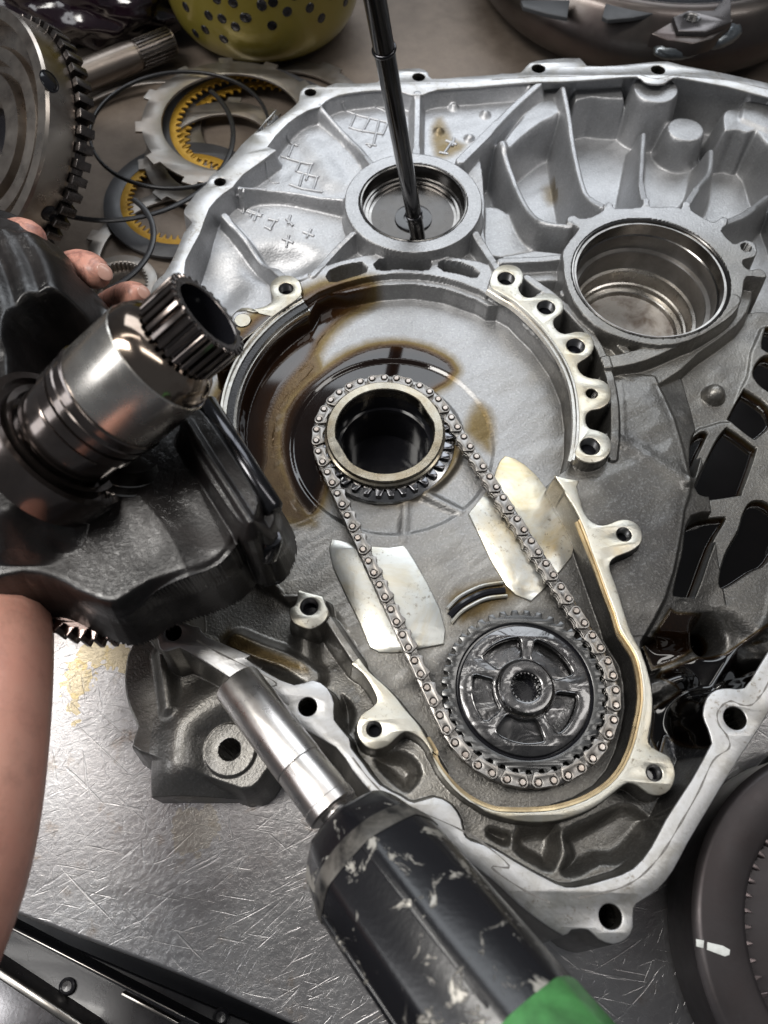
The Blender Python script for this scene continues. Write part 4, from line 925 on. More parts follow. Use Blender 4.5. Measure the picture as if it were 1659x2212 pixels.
V, F = lathe_geo([(60, -9), (76, -9), (78, 2), (80.5, 3), (81.2, 5), (81.2, 22), (80, 24), (73, 24.5), (72, 23), (72, 13), (60, 12), (58, 16), (50, 17), (48, 10), (44, 10), (42, 18), (30, 19), (28, 12), (22, 10), (22, 2)], 120, DC, ax, flip=True); mk('drum_shell', V, F, M_drum, DRM, smooth=30)
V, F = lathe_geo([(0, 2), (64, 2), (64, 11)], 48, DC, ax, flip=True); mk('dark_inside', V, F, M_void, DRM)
Mx = Vector((0, 0, 1)).rotation_difference(ax).to_matrix().to_4x4(); Mx.translation = DC
def side_hole(u, v, r):
    # find the angle on the shell whose picture point is nearest
    best = None
    for k in range(360):
        for zz in range(6, 22, 1):
            q = math.radians(k); p = Mx @ Vector((81.4*math.cos(q), 81.4*math.sin(q), zz)); nrm = (Mx.to_3x3() @ Vector((math.cos(q), math.sin(q), 0)))
            vc = Vector((p.x, p.y, p.z-H)); 
            if nrm.dot(-vc) <= 0: continue
            fw = -(vc.z*cP)+vc.y*sP; up = vc.y*cP+vc.z*sP
            pu, pv = CU+FPX*vc.x/fw, CV-FPX*up/fw; e = (pu-u)**2+(pv-v)**2
            if best is None or e < best[0]: best = (e, p, nrm)
    V, F = lathe_geo([(r+.8, 0), (r, .15), (r-.1, -.3), (r-.6, .05), (0, .05)], 24, best[1], best[2], flip=True); return mk('side_hole', V, F, M_void, DRM)
side_hole(54, 182, 6.2); side_hole(145, 480, 5)
# splined shaft lying behind
A0, A1 = P3(120, 190, -50), P3(372, 88, -50); axs = (A1-A0).normalized(); Ls = (A1-A0).length
SH = empty('splined_shaft', (A0+A1)/2*1.0-Vector((0, 0, (A0.z+A1.z)/2)), 'dark steel shaft with a splined end lying behind the gear drum', 'shaft')
V, F = lathe_geo([(0, 0), (12, 0), (12.4, Ls*.6), (11.5, Ls*.68), (10, Ls*.69), (10, Ls), (7, Ls+1), (0, Ls+1)], 40, A0, axs, flip=True); mk('shaft_body', V, F, metal('greasy_shaft_steel', (.20, .17, .15), .35, .9, .02, 800, (.4, .35, .3), .3, 30), SH, smooth=35)
for k in range(22):
    a = 2*math.pi*k/22; Mq = Vector((0, 0, 1)).rotation_difference(axs).to_matrix().to_4x4(); Mq.translation = A0
    V, F = box_geo(2.2, 1.5, Ls*.29, Mq @ Matrix.Rotation(a, 4, 'Z') @ Matrix.Translation((10.4, 0, Ls*.845)), .3)
    mk('spline', V, F, M_darks, SH)
# black bag
def blob_mesh(c, r, sq, seed, n=40, amp=.2, fr=2.2, crease=.5):
    from mathutils import noise as mn
    V = []; F = []; m = n*2
    for i in range(n+1):
        for j in range(m):
            th = math.pi*i/n; ph = 2*math.pi*j/m; d = Vector((math.sin(th)*math.cos(ph), math.sin(th)*math.sin(ph), math.cos(th)))
            q = 1+amp*(1-2*abs(mn.noise(d*fr+Vector((seed, 0, 0)))))*crease+amp*.5*mn.noise(d*fr*2.7+Vector((seed, 4, 0)))+amp*.25*abs(mn.noise(d*fr*6+Vector((seed, 9, 0))))
            p = Vector((d.x*r[0], d.y*r[1], d.z*r[2]))*q; V.append(tuple(Vector(c)+p))
    for i in range(n):
        for j in range(m): F.append((i*m+j, (i+1)*m+j, (i+1)*m+(j+1) % m, i*m+(j+1) % m))
    return V, F
V, F = blob_mesh(P3(190, -45, -30), (88, 52, 38), 0, 3.3, 60, .30, 1.6)
tag(mk('rubbish_bag', V, F, metal('black_plastic_film', (.012, .006, .010), .16, 0, .3, 60, None, .3, 20, coat=.4), None, smooth=0), 'crumpled glossy black plastic bag at the top left corner', 'bag')
# yellow perforated basket
bc = P3(581, 52, -70); br = 84
BK = empty('perforated_basket', bc, 'round yellow metal basket full of small round holes at the back', 'basket')
M_yel = metal('yellow_enamel', (.24, .20, .035), .32, .35, .05, 300, (.22, .17, .03), .7, 25, coat=.3)
prof = [(0, 1), (44, 1.5), (60, 5), (72, 12), (79, 22), (83, 36), (85, 60), (86, 150), (84.5, 151), (83.5, 60), (70, 16), (0, 4)]
pr = [tuple(p) for p in catmull(np.array(prof), 3, False)]
V, F = lathe_geo(pr, 96, bc, flip=True); mk('basket_shell', V, F, M_yel, BK, smooth=50)
# holes set where the photograph shows them
def rz(z):
    for (a, b), (c_, d_) in zip(pr, pr[1:]):
        if b <= z <= d_ and d_ > b: return a+(c_-a)*(z-b)/(d_-b), math.atan2(d_-b, c_-a)
    return 86, math.pi/2
def project(p):
    vc = Vector((p[0], p[1], p[2]-H)); fw = -(vc.z*cP)+vc.y*sP; up = vc.y*cP+vc.z*sP; return CU+FPX*vc.x/fw, CV-FPX*up/fw
grid = []
for k in range(180, 361, 1):
    for zz in range(4, 120, 1):
        r_, sl_ = rz(zz); q = math.radians(k); p = (bc.x+r_*math.cos(q), bc.y+r_*math.sin(q), bc.z+zz); grid.append((*project(p), q, zz))
grid = np.array(grid); hm = None
for (u, v) in R("a 1115,40 1255,95 1330,110 1470,105 1415,158 1340,235 1230,178 1175,200 1565,30 1640,15 1630,155 1110,130 b 95,32 160,15 250,68 383,47 450,110 155,155 0,110 600,10 520,-30 300,-30 a 1300,-10 1400,20 1065,125 1048,20"):
    g = grid[np.argmin((grid[:, 0]-u)**2+(grid[:, 1]-v)**2)]; r_, sl_ = rz(g[3]); q = g[2]
    n_ = Vector((math.cos(q)*math.sin(sl_), math.sin(q)*math.sin(sl_), -math.cos(sl_))); p = Vector((bc.x+r_*math.cos(q), bc.y+r_*math.sin(q), bc.z+g[3]))
    V, F = lathe_geo([(4.0, -.1), (3.6, .3), (3.1, .1), (2.9, .2), (0, .15)], 16, p, n_, flip=True); mk('drain_hole', V, F, M_void, BK)
# clutch plates, rings
M_plate = metal('clutch_plate_steel', (.30, .285, .27), .42, .95, .01, 900, (.25, .20, .16), .6, 40)
M_fric = metal('dark_friction_lining', (.055, .055, .06), .45, .2, .05, 700, (.03, .03, .03), .5, 50)
M_gold = metal('ochre_toothed_ring', (.50, .29, .035), .4, .4, .02, 600, (.25, .13, .02), .6, 40)
M_rub = metal('black_snap_ring', (.02, .02, .022), .3, .3, 0, 900, None, .2)
def tabs_poly(ro, ri, n, ph=0, w=.16, depth=5):
    P = []
    for k in range(n):
        a = 2*math.pi*(k+ph)/n; s_ = 2*math.pi/n
        for r, q in ((ro, -.5), (ro, -.5+.5*(.5-w)), (ro, -w), (ro+depth, -w+.02), (ro+depth, w-.02), (ro, w), (ro, .5-.5*(.5-w))): P.append((r*math.cos(a+q*s_), r*math.sin(a+q*s_)))
    return np.array(P)
def tooth_ring(ri, depth, n):           # a hole outline with inward teeth
    P = []
    for k in range(n):
        a = 2*math.pi*k/n; s_ = 2*math.pi/n
        for r, q in ((ri, -.3), (ri-depth, -.06), (ri-depth, .06), (ri, .3)): P.append((r*math.cos(a+q*s_), r*math.sin(a+q*s_)))
    return np.array(P)
def place(Vs, c, tilt=(0, 0)): M = Matrix.Translation(Vector(c)) @ Matrix.Rotation(tilt[0], 4, 'X') @ Matrix.Rotation(tilt[1], 4, 'Y'); return [M @ Vector(v) for v in Vs]
def steel_plate(u, v, r, ri, z, tilt, label, n=12, nm='clutch_plate'):
    c = P3(u, v, z); R_ = wr(u, v, r, z); Ri = wr(u, v, ri, z); V, F = plate_geo(tabs_poly(R_, Ri, n, .3), [circ(0, 0, Ri, 72)], 1, 1.8, .3)
    return tag(mk(nm, place(V, c, tilt), F, M_plate, None, smooth=30), label, 'clutch plate', 'clutch plates lying behind the case')
def friction(u, v, r, ri, z, tilt, label):
    c = P3(u, v, z); R_ = wr(u, v, r, z); Ri = wr(u, v, ri, z); e = empty('friction_plate', c, label, 'clutch plate', 'clutch plates lying behind the case')
    V, F = plate_geo(circ(0, 0, R_, 96), [circ(0, 0, Ri+5, 96)], 1.2, 2.2, .3); mk('lining', place(V, c, tilt), F, M_fric, e, smooth=30)
    V, F = plate_geo(circ(0, 0, Ri+5.5, 96), [tooth_ring(Ri, 4.2, 52)], .8, 1.5, .2); mk('toothed_core', place(V, c, tilt), F, M_gold, e, smooth=30)
steel_plate(600, 262, 205, 165, -66, (0, 0), 'pale steel ring plate lowest at the back, under the yellow toothed plates', 8)
friction(560, 290, 200, 160, -62, (0, 0), 'dark plate with yellow inner teeth, lowest of the pile, behind the flange')
friction(530, 268, 185, 148, -56, (.03, .02), 'dark plate with yellow inner teeth right under the tabbed steel plate')
friction(398, 428, 172, 122, -64, (0, 0), 'dark plate with yellow inner teeth nearest the held casting')
steel_plate(472, 330, 160, 118, -60, (.02, -.03), 'tabbed grey steel plate lower in the pile with its edge showing', 10)
steel_plate(502, 262, 192, 150, -47, (.02, .05), 'tabbed grey steel plate on top of the pile')
steel_plate(400, 560, 215, 185, -67, (0, 0), 'steel ring plate half hidden beside the fingers', 14)
c = P3(262, 625, -60); V, F = plate_geo(circ(0, 0, 27, 72), [tooth_ring(20, 2, 40)], 6, 8, .8); tag(mk('toothed_ring', place(V, c), F, M_plate, None, smooth=30), 'small pale steel ring with inner teeth behind the fingertips', 'ring')
def ring(u, v, r, z, w, h, label, nm='snap_ring', tilt=(0, 0), a0=0, a1=2*math.pi, mt=None):
    c = P3(u, v, z); R_ = wr(u, v, r, z); 
    if a1-a0 > 6.2: V, F = plate_geo(circ(0, 0, R_+w/2, 120), [circ(0, 0, R_-w/2, 120)], h/2, h, h*.3)
    else:
        o_, i_ = circ(0, 0, R_+w/2, 90, a0, a1, True), circ(0, 0, R_-w/2, 90, a0, a1, True)[::-1]; V, F = plate_geo(np.concatenate([o_, i_]), [], h/2, h, h*.3)
    return tag(mk(nm, place(V, c, tilt), F, mt or M_rub, None, smooth=35), label, 'snap ring', 'thin rings lying on the clutch plates')
ring(389, 274, 190, -38, 2.4, 2.4, 'thin black ring lying over the tabbed steel plate', tilt=(-.02, .03))
ring(262, 300, 240, -36, 3.6, 1.6, 'flat dark open snap ring arching across the clutch plates', tilt=(.0, .02), a0=-1.9, a1=.75)
ring(170, 520, 160, -34, 4, 1.5, 'flat dark ring curving down behind the fingertips', tilt=(0, 0), a0=-1.0, a1=.9)
ring(330, 330, 235, -60, 4, 1.5, 'grey flat ring half round the clutch plates on the bench', a0=1.1, a1=3.3, mt=M_plate)
# torque converter
tc = P3(1385, -28, -70); TC = empty('torque_converter', tc, 'large brown round torque converter shell with weld blobs at the top right', 'torque converter')
M_cop = metal('heat_tinted_steel', (.095, .085, .078), .33, .9, .02, 500, (.07, .05, .05), .6, 22, coat=.15)
prof = catmull(np.array([(100, 8), (135, 6), (152, 14), (160, 28), (160, 42), (150, 58), (143, 64), (137, 66)]), 4, False)
V, F = lathe_geo([tuple(p) for p in prof], 128, tc, flip=True); mk('shell', V, F, M_cop, TC, smooth=60)
V, F = lathe_geo([(138, 66), (134, 65.5), (122, 56), (60, 56), (0, 56)], 96, tc, flip=True); mk('front_cover', V, F, metal('black_cover_steel', (.014, .015, .020), .25, .5, .05, 300), TC, smooth=35)
for t in ("c 175,0 190,40 330,80 455,105 470,0", "c 665,100 700,118 850,105 985,78 1005,0 690,0"):
    z = -8; P = wpoly(R(t), z); V, F = plate_geo(P if area(P) > 0 else P[::-1], [], z+FZ, 3, .6); mk('cover_pad', V, F, metal('grey_pad', (.04, .042, .046), .55, .1, .03, 500), TC)
z = 8; P = wpoly(R("c 1090,100 1180,60 1330,60 1400,-20 1440,-20 1440,130 1290,190 1120,185"), z); ph_ = R("c 1205,105")[0]; x, y = W(*ph_, z); rh = wr(*ph_, 17, z)
V, F = plate_geo(P if area(P) > 0 else P[::-1], [circ(float(x), float(y), rh, 24)], z+FZ, 7, 1); br_ = mk('mounting_lug', V, F, metal('lug_steel', (.13, .12, .12), .3, .9, .02, 500), TC, smooth=30)
pr_ = [(rh, z+FZ)]; 
for k in range(6): pr_ += [(rh-1.2, z+FZ-.8-k*1.3), (rh-.2, z+FZ-1.4-k*1.3)]
V, F = lathe_geo(pr_+[(0, z+FZ-10)], 24, (float(x), float(y), 0)); mk('threaded_hole', V, F, M_thread, TC)
V, F = plate_geo(wpoly(R("c 960,200 1100,120 1130,180 1300,190 1450,110 1440,150 1330,230 1210,262 1060,240"), 4)[::-1], [], 4+FZ, 10, 1); mk('lug_bracket', V, F, M_cop, TC)
for t, rx_, ry_, an in (("c 1110,300", 17, 7, .05), ("c 1385,220", 18, 8, .6)):
    V, F = blob_mesh((0, 0, 0), (rx_, ry_, 6), 0, 2, 20, .15, 2.5); c = P3(*R(t)[0], -6); M = Matrix.Translation(c) @ Matrix.Rotation(an, 4, 'Z')
    mk('weld_bead', [M @ Vector(v) for v in V], F, metal('weld_steel', (.26, .29, .31), .32, .95, .05, 500, (.1, .1, .11), .5, 100), TC, smooth=0)
# pushrod standing in the upper bore
p0, p1 = Vector((22.5, 386, 53)), Vector((-6.5, 350, 240)); d_ = (p1-p0); Lr = d_.length; du = d_.normalized(); ROD = empty('drive_rod', p0, 'long thin black oily shaft standing in the upper bearing bore', 'shaft')
M_rod = metal('oily_black_shaft', (.05, .05, .055), .2, .9, .01, 900, (.015, .015, .018), .6, 60, coat=.3)
V, F = lathe_geo([(0, -1), (4.6, -1), (4.9, 1), (4.9, 24), (5.5, 24.4), (5.5, 25.2), (4.7, 25.6), (4.9, 28), (5.1, Lr*.68)], 36, p0, du, flip=True); mk('shaft_body', V, F, M_rod, ROD, smooth=35)
V, F = lathe_geo([(5.1, Lr*.68), (5.1, Lr*.7), (5.3, Lr*1.3), (0, Lr*1.3)], 36, p0, du, flip=True); mk('upper_shaft', V, F, M_rod, ROD, smooth=35)
for s_, r_, tr in ((24.8, 5.1, .55), (Lr*.775, 5.35, .75)):
    V, F = lathe_geo([(r_+tr*math.cos(q)-.05, s_+tr*math.sin(q)*1.3) for q in np.linspace(-math.pi/2, math.pi/2, 8)], 36, p0, du, flip=True); mk('collar_ring', V, F, M_rod, ROD)
# dark clutch drum, lower right
z = -30; dc = P3(1931, 2050, z); rd = wr(1931, 2050, 426, z); KD = empty('clutch_drum', (dc.x, dc.y, 0), 'dark grey clutch drum with a ragged toothed inner edge and white paint mark', 'drum')
M_kd = metal('dark_drum_steel', (.05, .045, .047), .42, .7, .03, 500, (.04, .03, .03), .5, 30)
V, F = lathe_geo([(rd-1, -38), (rd, -36), (rd, -3), (rd-2, -.6), (rd-4, 0), (rd-21, .2), (rd-23, -1), (rd-24, -4)], 140, dc, flip=True); mk('drum_wall', V, F, M_kd, KD, smooth=35)
Pg = gear_poly(rd-21, rd-25.5, 60, .45, .3, .2); rnd = 1+.012*rng.randn(len(Pg))[:, None]*(rng.rand(len(Pg), 1) < .5); V, F = plate_geo(circ(dc.x, dc.y, rd-20.5, 140), [(Pg*rnd-0)*.985+[dc.x, dc.y]], dc.z-2, 5, .4); mk('ragged_teeth', V, F, metal('worn_tooth_steel', (.16, .13, .13), .35, .8, .03, 500), KD, smooth=30)
V, F = lathe_geo([(rd-22, -9), (rd-60, -8), (rd-64, -14), (0, -14)], 96, dc, flip=True); mk('drum_floor', V, F, M_kd, KD, smooth=35)
M_white = metal('white_paint', (.72, .74, .72), .5, 0, .05, 300, (.4, .4, .38), .4, 200)
for t in ("l 1228,1150 1276,1158 1272,1205 1230,1195", "l 1295,1168 1390,1190 1432,1215 1428,1245 1400,1255 1294,1215"):
    P = wpoly(R(t), z+.4); V, F = plate_geo(P if area(P) > 0 else P[::-1], [], z+.5+FZ, .6, .15); mk('paint_mark', V, F, M_white, KD)
cc = P3(1800, 1790, -50); V, F = lathe_geo([(36+7*math.cos(q), 7*math.sin(q)) for q in np.linspace(0, 2*math.pi, 20)], 80, cc, flip=True)
tag(mk('rubber_hose', V, F, M_rub, None), 'black glossy hose loop at the right edge beside the flange', 'hose')
# ------------------------------------------------------------------ the casting held in the hand (a second height field)
gx = np.arange(-262, -28, .5); gy = np.arange(40, 330, .5); XX, YY = np.meshgrid(gx, gy); XX = XX.astype(np.float32); YY = YY.astype(np.float32)
NEG = 34.0; Z = np.full(XX.shape, NEG, np.float32); LAB = np.zeros(XX.shape, np.int16); NAMES = ['casting_edge']; LABELS = {}
ZH = 70.0
BODY = R("D -260,430 -60,428 0,448 40,462 80,492 108,520 122,552 126,610 170,628 240,665 300,735 350,800 420,850 440,900 470,960 520,1060 556,1150 566,1205 558,1250 520,1292 450,1325 380,1345 330,1378 285,1392 240,1380 200,1362 160,1340 110,1330 40,1350 -40,1375 -260,1420")
Bt = wpoly(BODY, ZH); Bl = wpoly(BODY, NEG+3); sg_ = 1 if area(Bl) > 0 else -1; Bl = offs(Bl[::sg_], 6.8)[::sg_]
BP = np.array([Bt[i] if (BODY[i][1] < 900 or BODY[i][0] < -200) else Bl[i] for i in range(len(BODY))])
add(BP, ZH, 5, 2, 9, lab('main_plate'), 16)
MINZ = ZH-14
add(wpoly(R("D -260,440 0,458 65,495 105,530 120,580 126,640 100,690 60,740 50,820 60,900 90,960 80,1010 60,1100 20,1130 -260,1080"), ZH+18), ZH+17, 5, 10, 8, lab('ribbed_shoulder'))
for t, z0, w in (("D 0,500 30,560 55,640", ZH+25, 7), ("D 48,505 85,560 110,640", ZH+24, 6), ("D -40,560 -10,640 5,720", ZH+26, 8), ("D 0,730 10,800 30,880", ZH+22, 7), ("D -20,880 10,960 60,1060", ZH+24, 9), ("D -60,900 -30,980 10,1090", ZH+24, 8), ("D 15,690 60,660 110,650", ZH+20, 6)):
    rib([(u, v, z0) for u, v in R(t)], w, 1.8, 6, 4, lab('casting_rib'))
soften(BP, 2.0, 1)
cutw(catmull(wpoly(R("D 42,760 50,710 90,672 150,660 210,680 262,730 290,800 290,880 260,960 210,1010 150,1010 100,975 62,920 44,850"), ZH+14), 2), ZH-18, 4, 2, 5, lab('shaft_recess'))
soften(wpoly(R('D -60,640 320,640 340,1060 -60,1060'), ZH), 1.6, 1)
rib([(70, 800, ZH-8), (120, 735, ZH-8), (190, 740, ZH-8), (250, 800, ZH-8)], 4, 4, 3, 2, lab('recess_step'))
for t, z0, w in (("D 430,1060 500,1200 545,1290", ZH+2, 3), ("D 300,1070 370,1160 430,1300", ZH+1.5, 4)):
    rib([(u, v, z0) for u, v in R(t)], w, .5, 6, 4, lab('casting_rib'))
add(wpoly(R("D 385,905 395,888 425,880 452,905 515,1000 556,1070 556,1100 545,1135 530,1140 490,1095 430,1000"), ZH+14), ZH+14, 9, 3, 4, lab('pump_block'))
add(wpoly(R("D 425,875 455,870 525,965 580,1050 596,1100 585,1140 565,1150 520,1060 450,950"), ZH+6), ZH+5, 9, 2, 3, lab('pump_block'))
rib([(400, 905, ZH+17), (450, 985, ZH+17), (505, 1070, ZH+17), (540, 1125, ZH+17)], 2.2, 2.5, 2, 1.5, lab('block_ridge'))
for L_, a in ((47, .12),):
    ph = rng.rand(6)*6.28
    Z += np.where(Z > 20, a*(np.sin(XX*2*math.pi/L_+ph[0]+1.5*np.sin(YY/L_*3+ph[1]))*np.sin(YY*2*math.pi/L_*.8+ph[2])), 0).astype(np.float32)
HC = empty('pump_casting', (-130, 180, NEG+FZ), 'black oil-soaked casting with a splined steel shaft held over the case', 'pump casting')
gyy, gxx = np.gradient(Z, gy, gx); NRM = np.stack([-gxx, -gyy, np.ones_like(Z)], -1); NRM /= np.linalg.norm(NRM, axis=-1, keepdims=True)
ny, nx = Z.shape; idx = np.arange(ny*nx).reshape(ny, nx)
Q = np.stack([idx[:-1, :-1], idx[:-1, 1:], idx[1:, 1:], idx[1:, :-1]], -1).reshape(-1, 4); zf = Z.ravel(); Q = Q[zf[Q].max(1) > NEG+3.0]; ql = LAB.ravel()[Q].max(1)
VV = np.stack([XX.ravel(), YY.ravel(), zf+FZ], 1); NN = NRM.reshape(-1, 3)
def oilcast():
    m, nt, b = mat('oil_soaked_casting'); pos = geo(nt); L = nt.links
    n1 = noise(nt, 35, 5, .6, pos, .5)
    L.new(mixc(nt, ramp(nt, n1.outputs[0], [(.35, 0), (.7, 1)]).outputs[0], (.004, .0035, .0035), (.013, .010, .0095)), b.inputs['Base Color'])
    b.inputs['Metallic'].default_value = .1; b.inputs['Specular IOR Level'].default_value = .35; b.inputs['Coat Weight'].default_value = .2; b.inputs['Coat Roughness'].default_value = .10
    L.new(mth(nt, 'ADD', mth(nt, 'MULTIPLY', n1.outputs[0], .3), .26), b.inputs['Roughness'])
    L.new(bump(nt, noise(nt, 700, 3, .6, pos).outputs[0], .00018, .8), b.inputs['Normal'])
    wp = ramp(nt, noise(nt, 28, 4, .6, pos, .8).outputs[0], [(.44, .0), (.58, .7)]).outputs[0]; L.new(wp, b.inputs['Coat Weight'])
    L.new(bump(nt, noise(nt, 300, 4, .7, pos, 1.0).outputs[0], .0006, .8), b.inputs['Coat Normal']); return m
M_oc = oilcast()
for L_ in range(len(NAMES)):
    q = Q[ql == L_]
    if len(q) < 6: continue
    u, inv = np.unique(q, return_inverse=True); mk(NAMES[L_], VV[u], inv.reshape(-1, 4), M_oc, HC, normals=NN[u])
P = offs(BP if area(BP) > 0 else BP[::-1], -4.0); V, F = plate_geo(P, [], NEG+4+FZ, 4, 1); mk('underside', V, F, M_oc, HC)
# shaft
S0, S1 = at_t(120, 965, 318), at_t(452, 677, 288); SA = (S1-S0).normalized(); SL = (S1-S0).length; k_ = SL/86
M_shaft = metal('polished_shaft_steel', (.86, .83, .77), .27, 1, .004, 900, (.25, .18, .14), .5, 30, coat=.4)
M_shd = metal('oily_dark_shaft_steel', (.16, .135, .125), .18, .95, .01, 900, (.05, .04, .035), .6, 40, coat=.5)
SHF = lambda name, prof, mt, n=72: mk(name, *lathe_geo([(r, s_*k_) for r, s_ in prof], n, S0, SA, flip=True), mt, HC, smooth=30)
SHF('rear_bearing_ring', [(0, 2), (20, 2), (20, 5), (21.5, 6), (22.8, 8), (22.8, 17), (22.2, 18.5), (23, 20)], M_shd)
SHF('bearing_race', [(20, 3), (23.5, 3), (24, 6), (26.5, 6.4), (27, 3), (29.5, 3), (30, 6), (33, 6), (34, 3), (34, -8)], M_shd)
SHF('grooved_ring', [(23, 20), (24.6, 21), (24.6, 25), (23.6, 25.4), (23.6, 26.6), (24.8, 27), (24.8, 29.5), (24.2, 30), (24.0, 31.5), (25.2, 32), (25.3, 34.3), (24.3, 34.8)], M_shd)
SHF('polished_journal', [(24.3, 34.8), (24.6, 35.4), (24.6, 59.5), (24.2, 60)], M_shaft)
SHF('shoulder', [(24.2, 60), (24.0, 60.7), (23.4, 63), (21.4, 66.5), (17.6, 69), (15.4, 70.2), (15, 71.5)], metal('bronzed_shoulder_steel', (.33, .27, .22), .14, 1, .006, 900, (.10, .06, .04), .7, 40, coat=.5))
Mq = Vector((0, 0, 1)).rotation_difference(SA).to_matrix().to_4x4(); Mq.translation = S0
GP = gear_poly(18.7, 16.4, 30, .36, .27); ip = circ(0, 0, 13.8, 60)
V, F = plate_geo(GP, [ip], 86*k_, 15.5*k_, .6); V = [Mq @ Vector(v) for v in V]; mk('splined_collar', V, F, M_shd, HC, smooth=30)
SHF('collar_bore', [(13.7, 85.7), (13.6, 74), (12.4, 73), (12.4, 68), (0, 68)], M_void)
SHF('collar_face', [(16.4, 86.05), (14.3, 86.05), (13.8, 85.6)], metal('collar_face_steel', (.2, .18, .17), .25, 1, .01, 900), 60)
V, F = lathe_geo([(14, 0), (20.5, 0), (20.8, -.4), (21, -.4), (24.5, -.4), (25, -1), (25, -2)], 64, P3(285, 965, ZH+1.5), (SA*.30+Vector((0.0, 0, 1))).normalized(), flip=True); mk('thrust_washer', V, F, metal('oily_washer_steel', (.40, .39, .37), .2, 1, 0, 900, (.05, .05, .05), .5, coat=.5), HC, smooth=35)
gc = P3(236, 1182, 36); GP = gear_poly(wr(242, 1178, 206, 36), wr(242, 1178, 184, 36), 44, .4, .18); V, F = plate_geo(GP+[gc.x, gc.y], [circ(gc.x, gc.y, 20, 40)], gc.z, 12, .5)
mk('lower_gear', V, F, metal('skin_tinted_gear_steel', (.16, .12, .11), .2, 1, .01, 900, (.12, .08, .07), .4, coat=.3), HC, smooth=30)  # reddish colour paints in the reflection of the skin
w_ = P3(585, 1235, 20); V, F = lathe_geo([(3.5, 0), (3.5, 1), (7.5, 1), (8, 0)], 32, w_, (0.2, .3, 1), flip=True); mk('lug_ear', V, F, M_oc, HC)
ta, tb = P3(442, 868, ZH+8), P3(592, 1108, ZH+4); V, F = tube_geo([ta, ta+(tb-ta)*.02, ta+(tb-ta)*.5, ta+(tb-ta)*.97, tb], [3.6, 5, 5.2, 5.2, 3.6], 24); mk('locating_tube', V, F, M_rod, HC, smooth=50)
sb_ = P3(583, 1172, ZH-6); V, F = lathe_geo([(5.2, -10), (5.2, 3), (4.2, 4.5), (0, 5)], 10, sb_, (.25, .1, 1), flip=True); mk('stud', V, F, M_rod, HC, smooth=40)
# ------------------------------------------------------------------ the hand and forearm
def skin_mat():
    m, nt, b = mat('skin'); pos = geo(nt); L = nt.links
    n1 = noise(nt, 45, 5, .6, pos, .3); n2 = noise(nt, 70, 4, .7, pos)
    c = mixc(nt, n1.outputs[0], (.52, .24, .18), (.62, .35, .27))
    c = mixc(nt, mth(nt, 'MULTIPLY', ramp(nt, n2.outputs[0], [(.50, 0), (.78, 1)]).outputs[0], .4), c, (.16, .085, .07))
    sx_ = nt.nodes.new('ShaderNodeSeparateXYZ'); L.new(pos, sx_.inputs[0])
    fm = ramp(nt, sx_.outputs[1], [(.17, 0), (.21, 1)]).outputs[0]; g1 = ramp(nt, noise(nt, 120, 5, .7, pos, .5).outputs[0], [(.46, 0), (.62, 1)]).outputs[0]
    c = mixc(nt, mth(nt, 'MULTIPLY', mth(nt, 'MULTIPLY', g1, fm), .75), c, (.10, .05, .045))
    c = mixc(nt, mth(nt, 'MULTIPLY', ramp(nt, noise(nt, 18, 3, .5, pos).outputs[0], [(.4, 0), (.65, 1)]).outputs[0], .35), c, (.60, .25, .20))
    L.new(c, b.inputs['Base Color']); b.inputs['Roughness'].default_value = .40; b.inputs['Subsurface Weight'].default_value = .15; b.inputs['Subsurface Radius'].default_value = (.004, .0015, .001)
    b.inputs['Subsurface Scale'].default_value = 1.0
    w = nn(nt, 'ShaderNodeTexWave', Scale=330, Distortion=4, Detail=1); w.bands_direction = 'DIAGONAL'; L.new(pos, w.inputs[0])
    nb = bump(nt, w.outputs['Fac'], .00003, .5); nb = bump(nt, noise(nt, 260, 4, .65, pos, .6).outputs[0], .00022, .6, nb); L.new(nb, b.inputs['Normal']); return m
M_skin = skin_mat()
def skinned(name, chains, mat_, parent=None, sub=2):
    V = []; E = []; Rr = []; key = {}
    for ch in chains:
        prev = None
        for p, r in ch:
            k = tuple(round(q, 1) for q in p)
            if k not in key: key[k] = len(V); V.append(tuple(Vector(p)*.001)); Rr.append(r*.001)
            i = key[k]
            if prev is not None and prev != i: E.append((prev, i))
            prev = i
    me = bpy.data.meshes.new(name); me.from_pydata(V, E, []); o = bpy.data.objects.new(name, me); COL.objects.link(o)
    md = o.modifiers.new('skin', 'SKIN'); md.use_smooth_shade = True; md.branch_smoothing = .6
    for i, r in enumerate(Rr): me.skin_vertices[0].data[i].radius = (r, r) if not hasattr(r, '__len__') else r
    me.skin_vertices[0].data[0].use_root = True
    s = o.modifiers.new('sub', 'SUBSURF'); s.levels = sub; s.render_levels = sub
    bpy.context.view_layer.update(); dg = bpy.context.evaluated_depsgraph_get(); m2 = bpy.data.meshes.new_from_object(o.evaluated_get(dg)); bpy.data.objects.remove(o)
    m2.materials.clear(); m2.materials.append(mat_); m2.name = name
    m2.polygons.foreach_set('use_smooth', np.ones(len(m2.polygons), bool)); o = bpy.data.objects.new(name, m2); COL.objects.link(o)
    if parent: o.parent = parent; o.location = -wloc(parent)
    return o
PZ = lambda u, v, z: tuple(P3(u, v, z))
PER = empty('person', P3(-60, 1700, -70), 'bare forearm and greasy fingertips gripping the black casting from below', 'person')
wrist = (PZ(5, 1250, 26), 23)
palm = (PZ(20, 1040, 14), 23); palm2 = (PZ(30, 880, 10), 23)
arm = [(PZ(-420, 2500, 60), 33), (PZ(-230, 2150, 62), 30), (PZ(-105, 1900, 62), 28.5), (PZ(-60, 1700, 60), 27.5), (PZ(-32, 1500, 54), 27), (PZ(-12, 1380, 44), 25.5), wrist, palm, palm2]
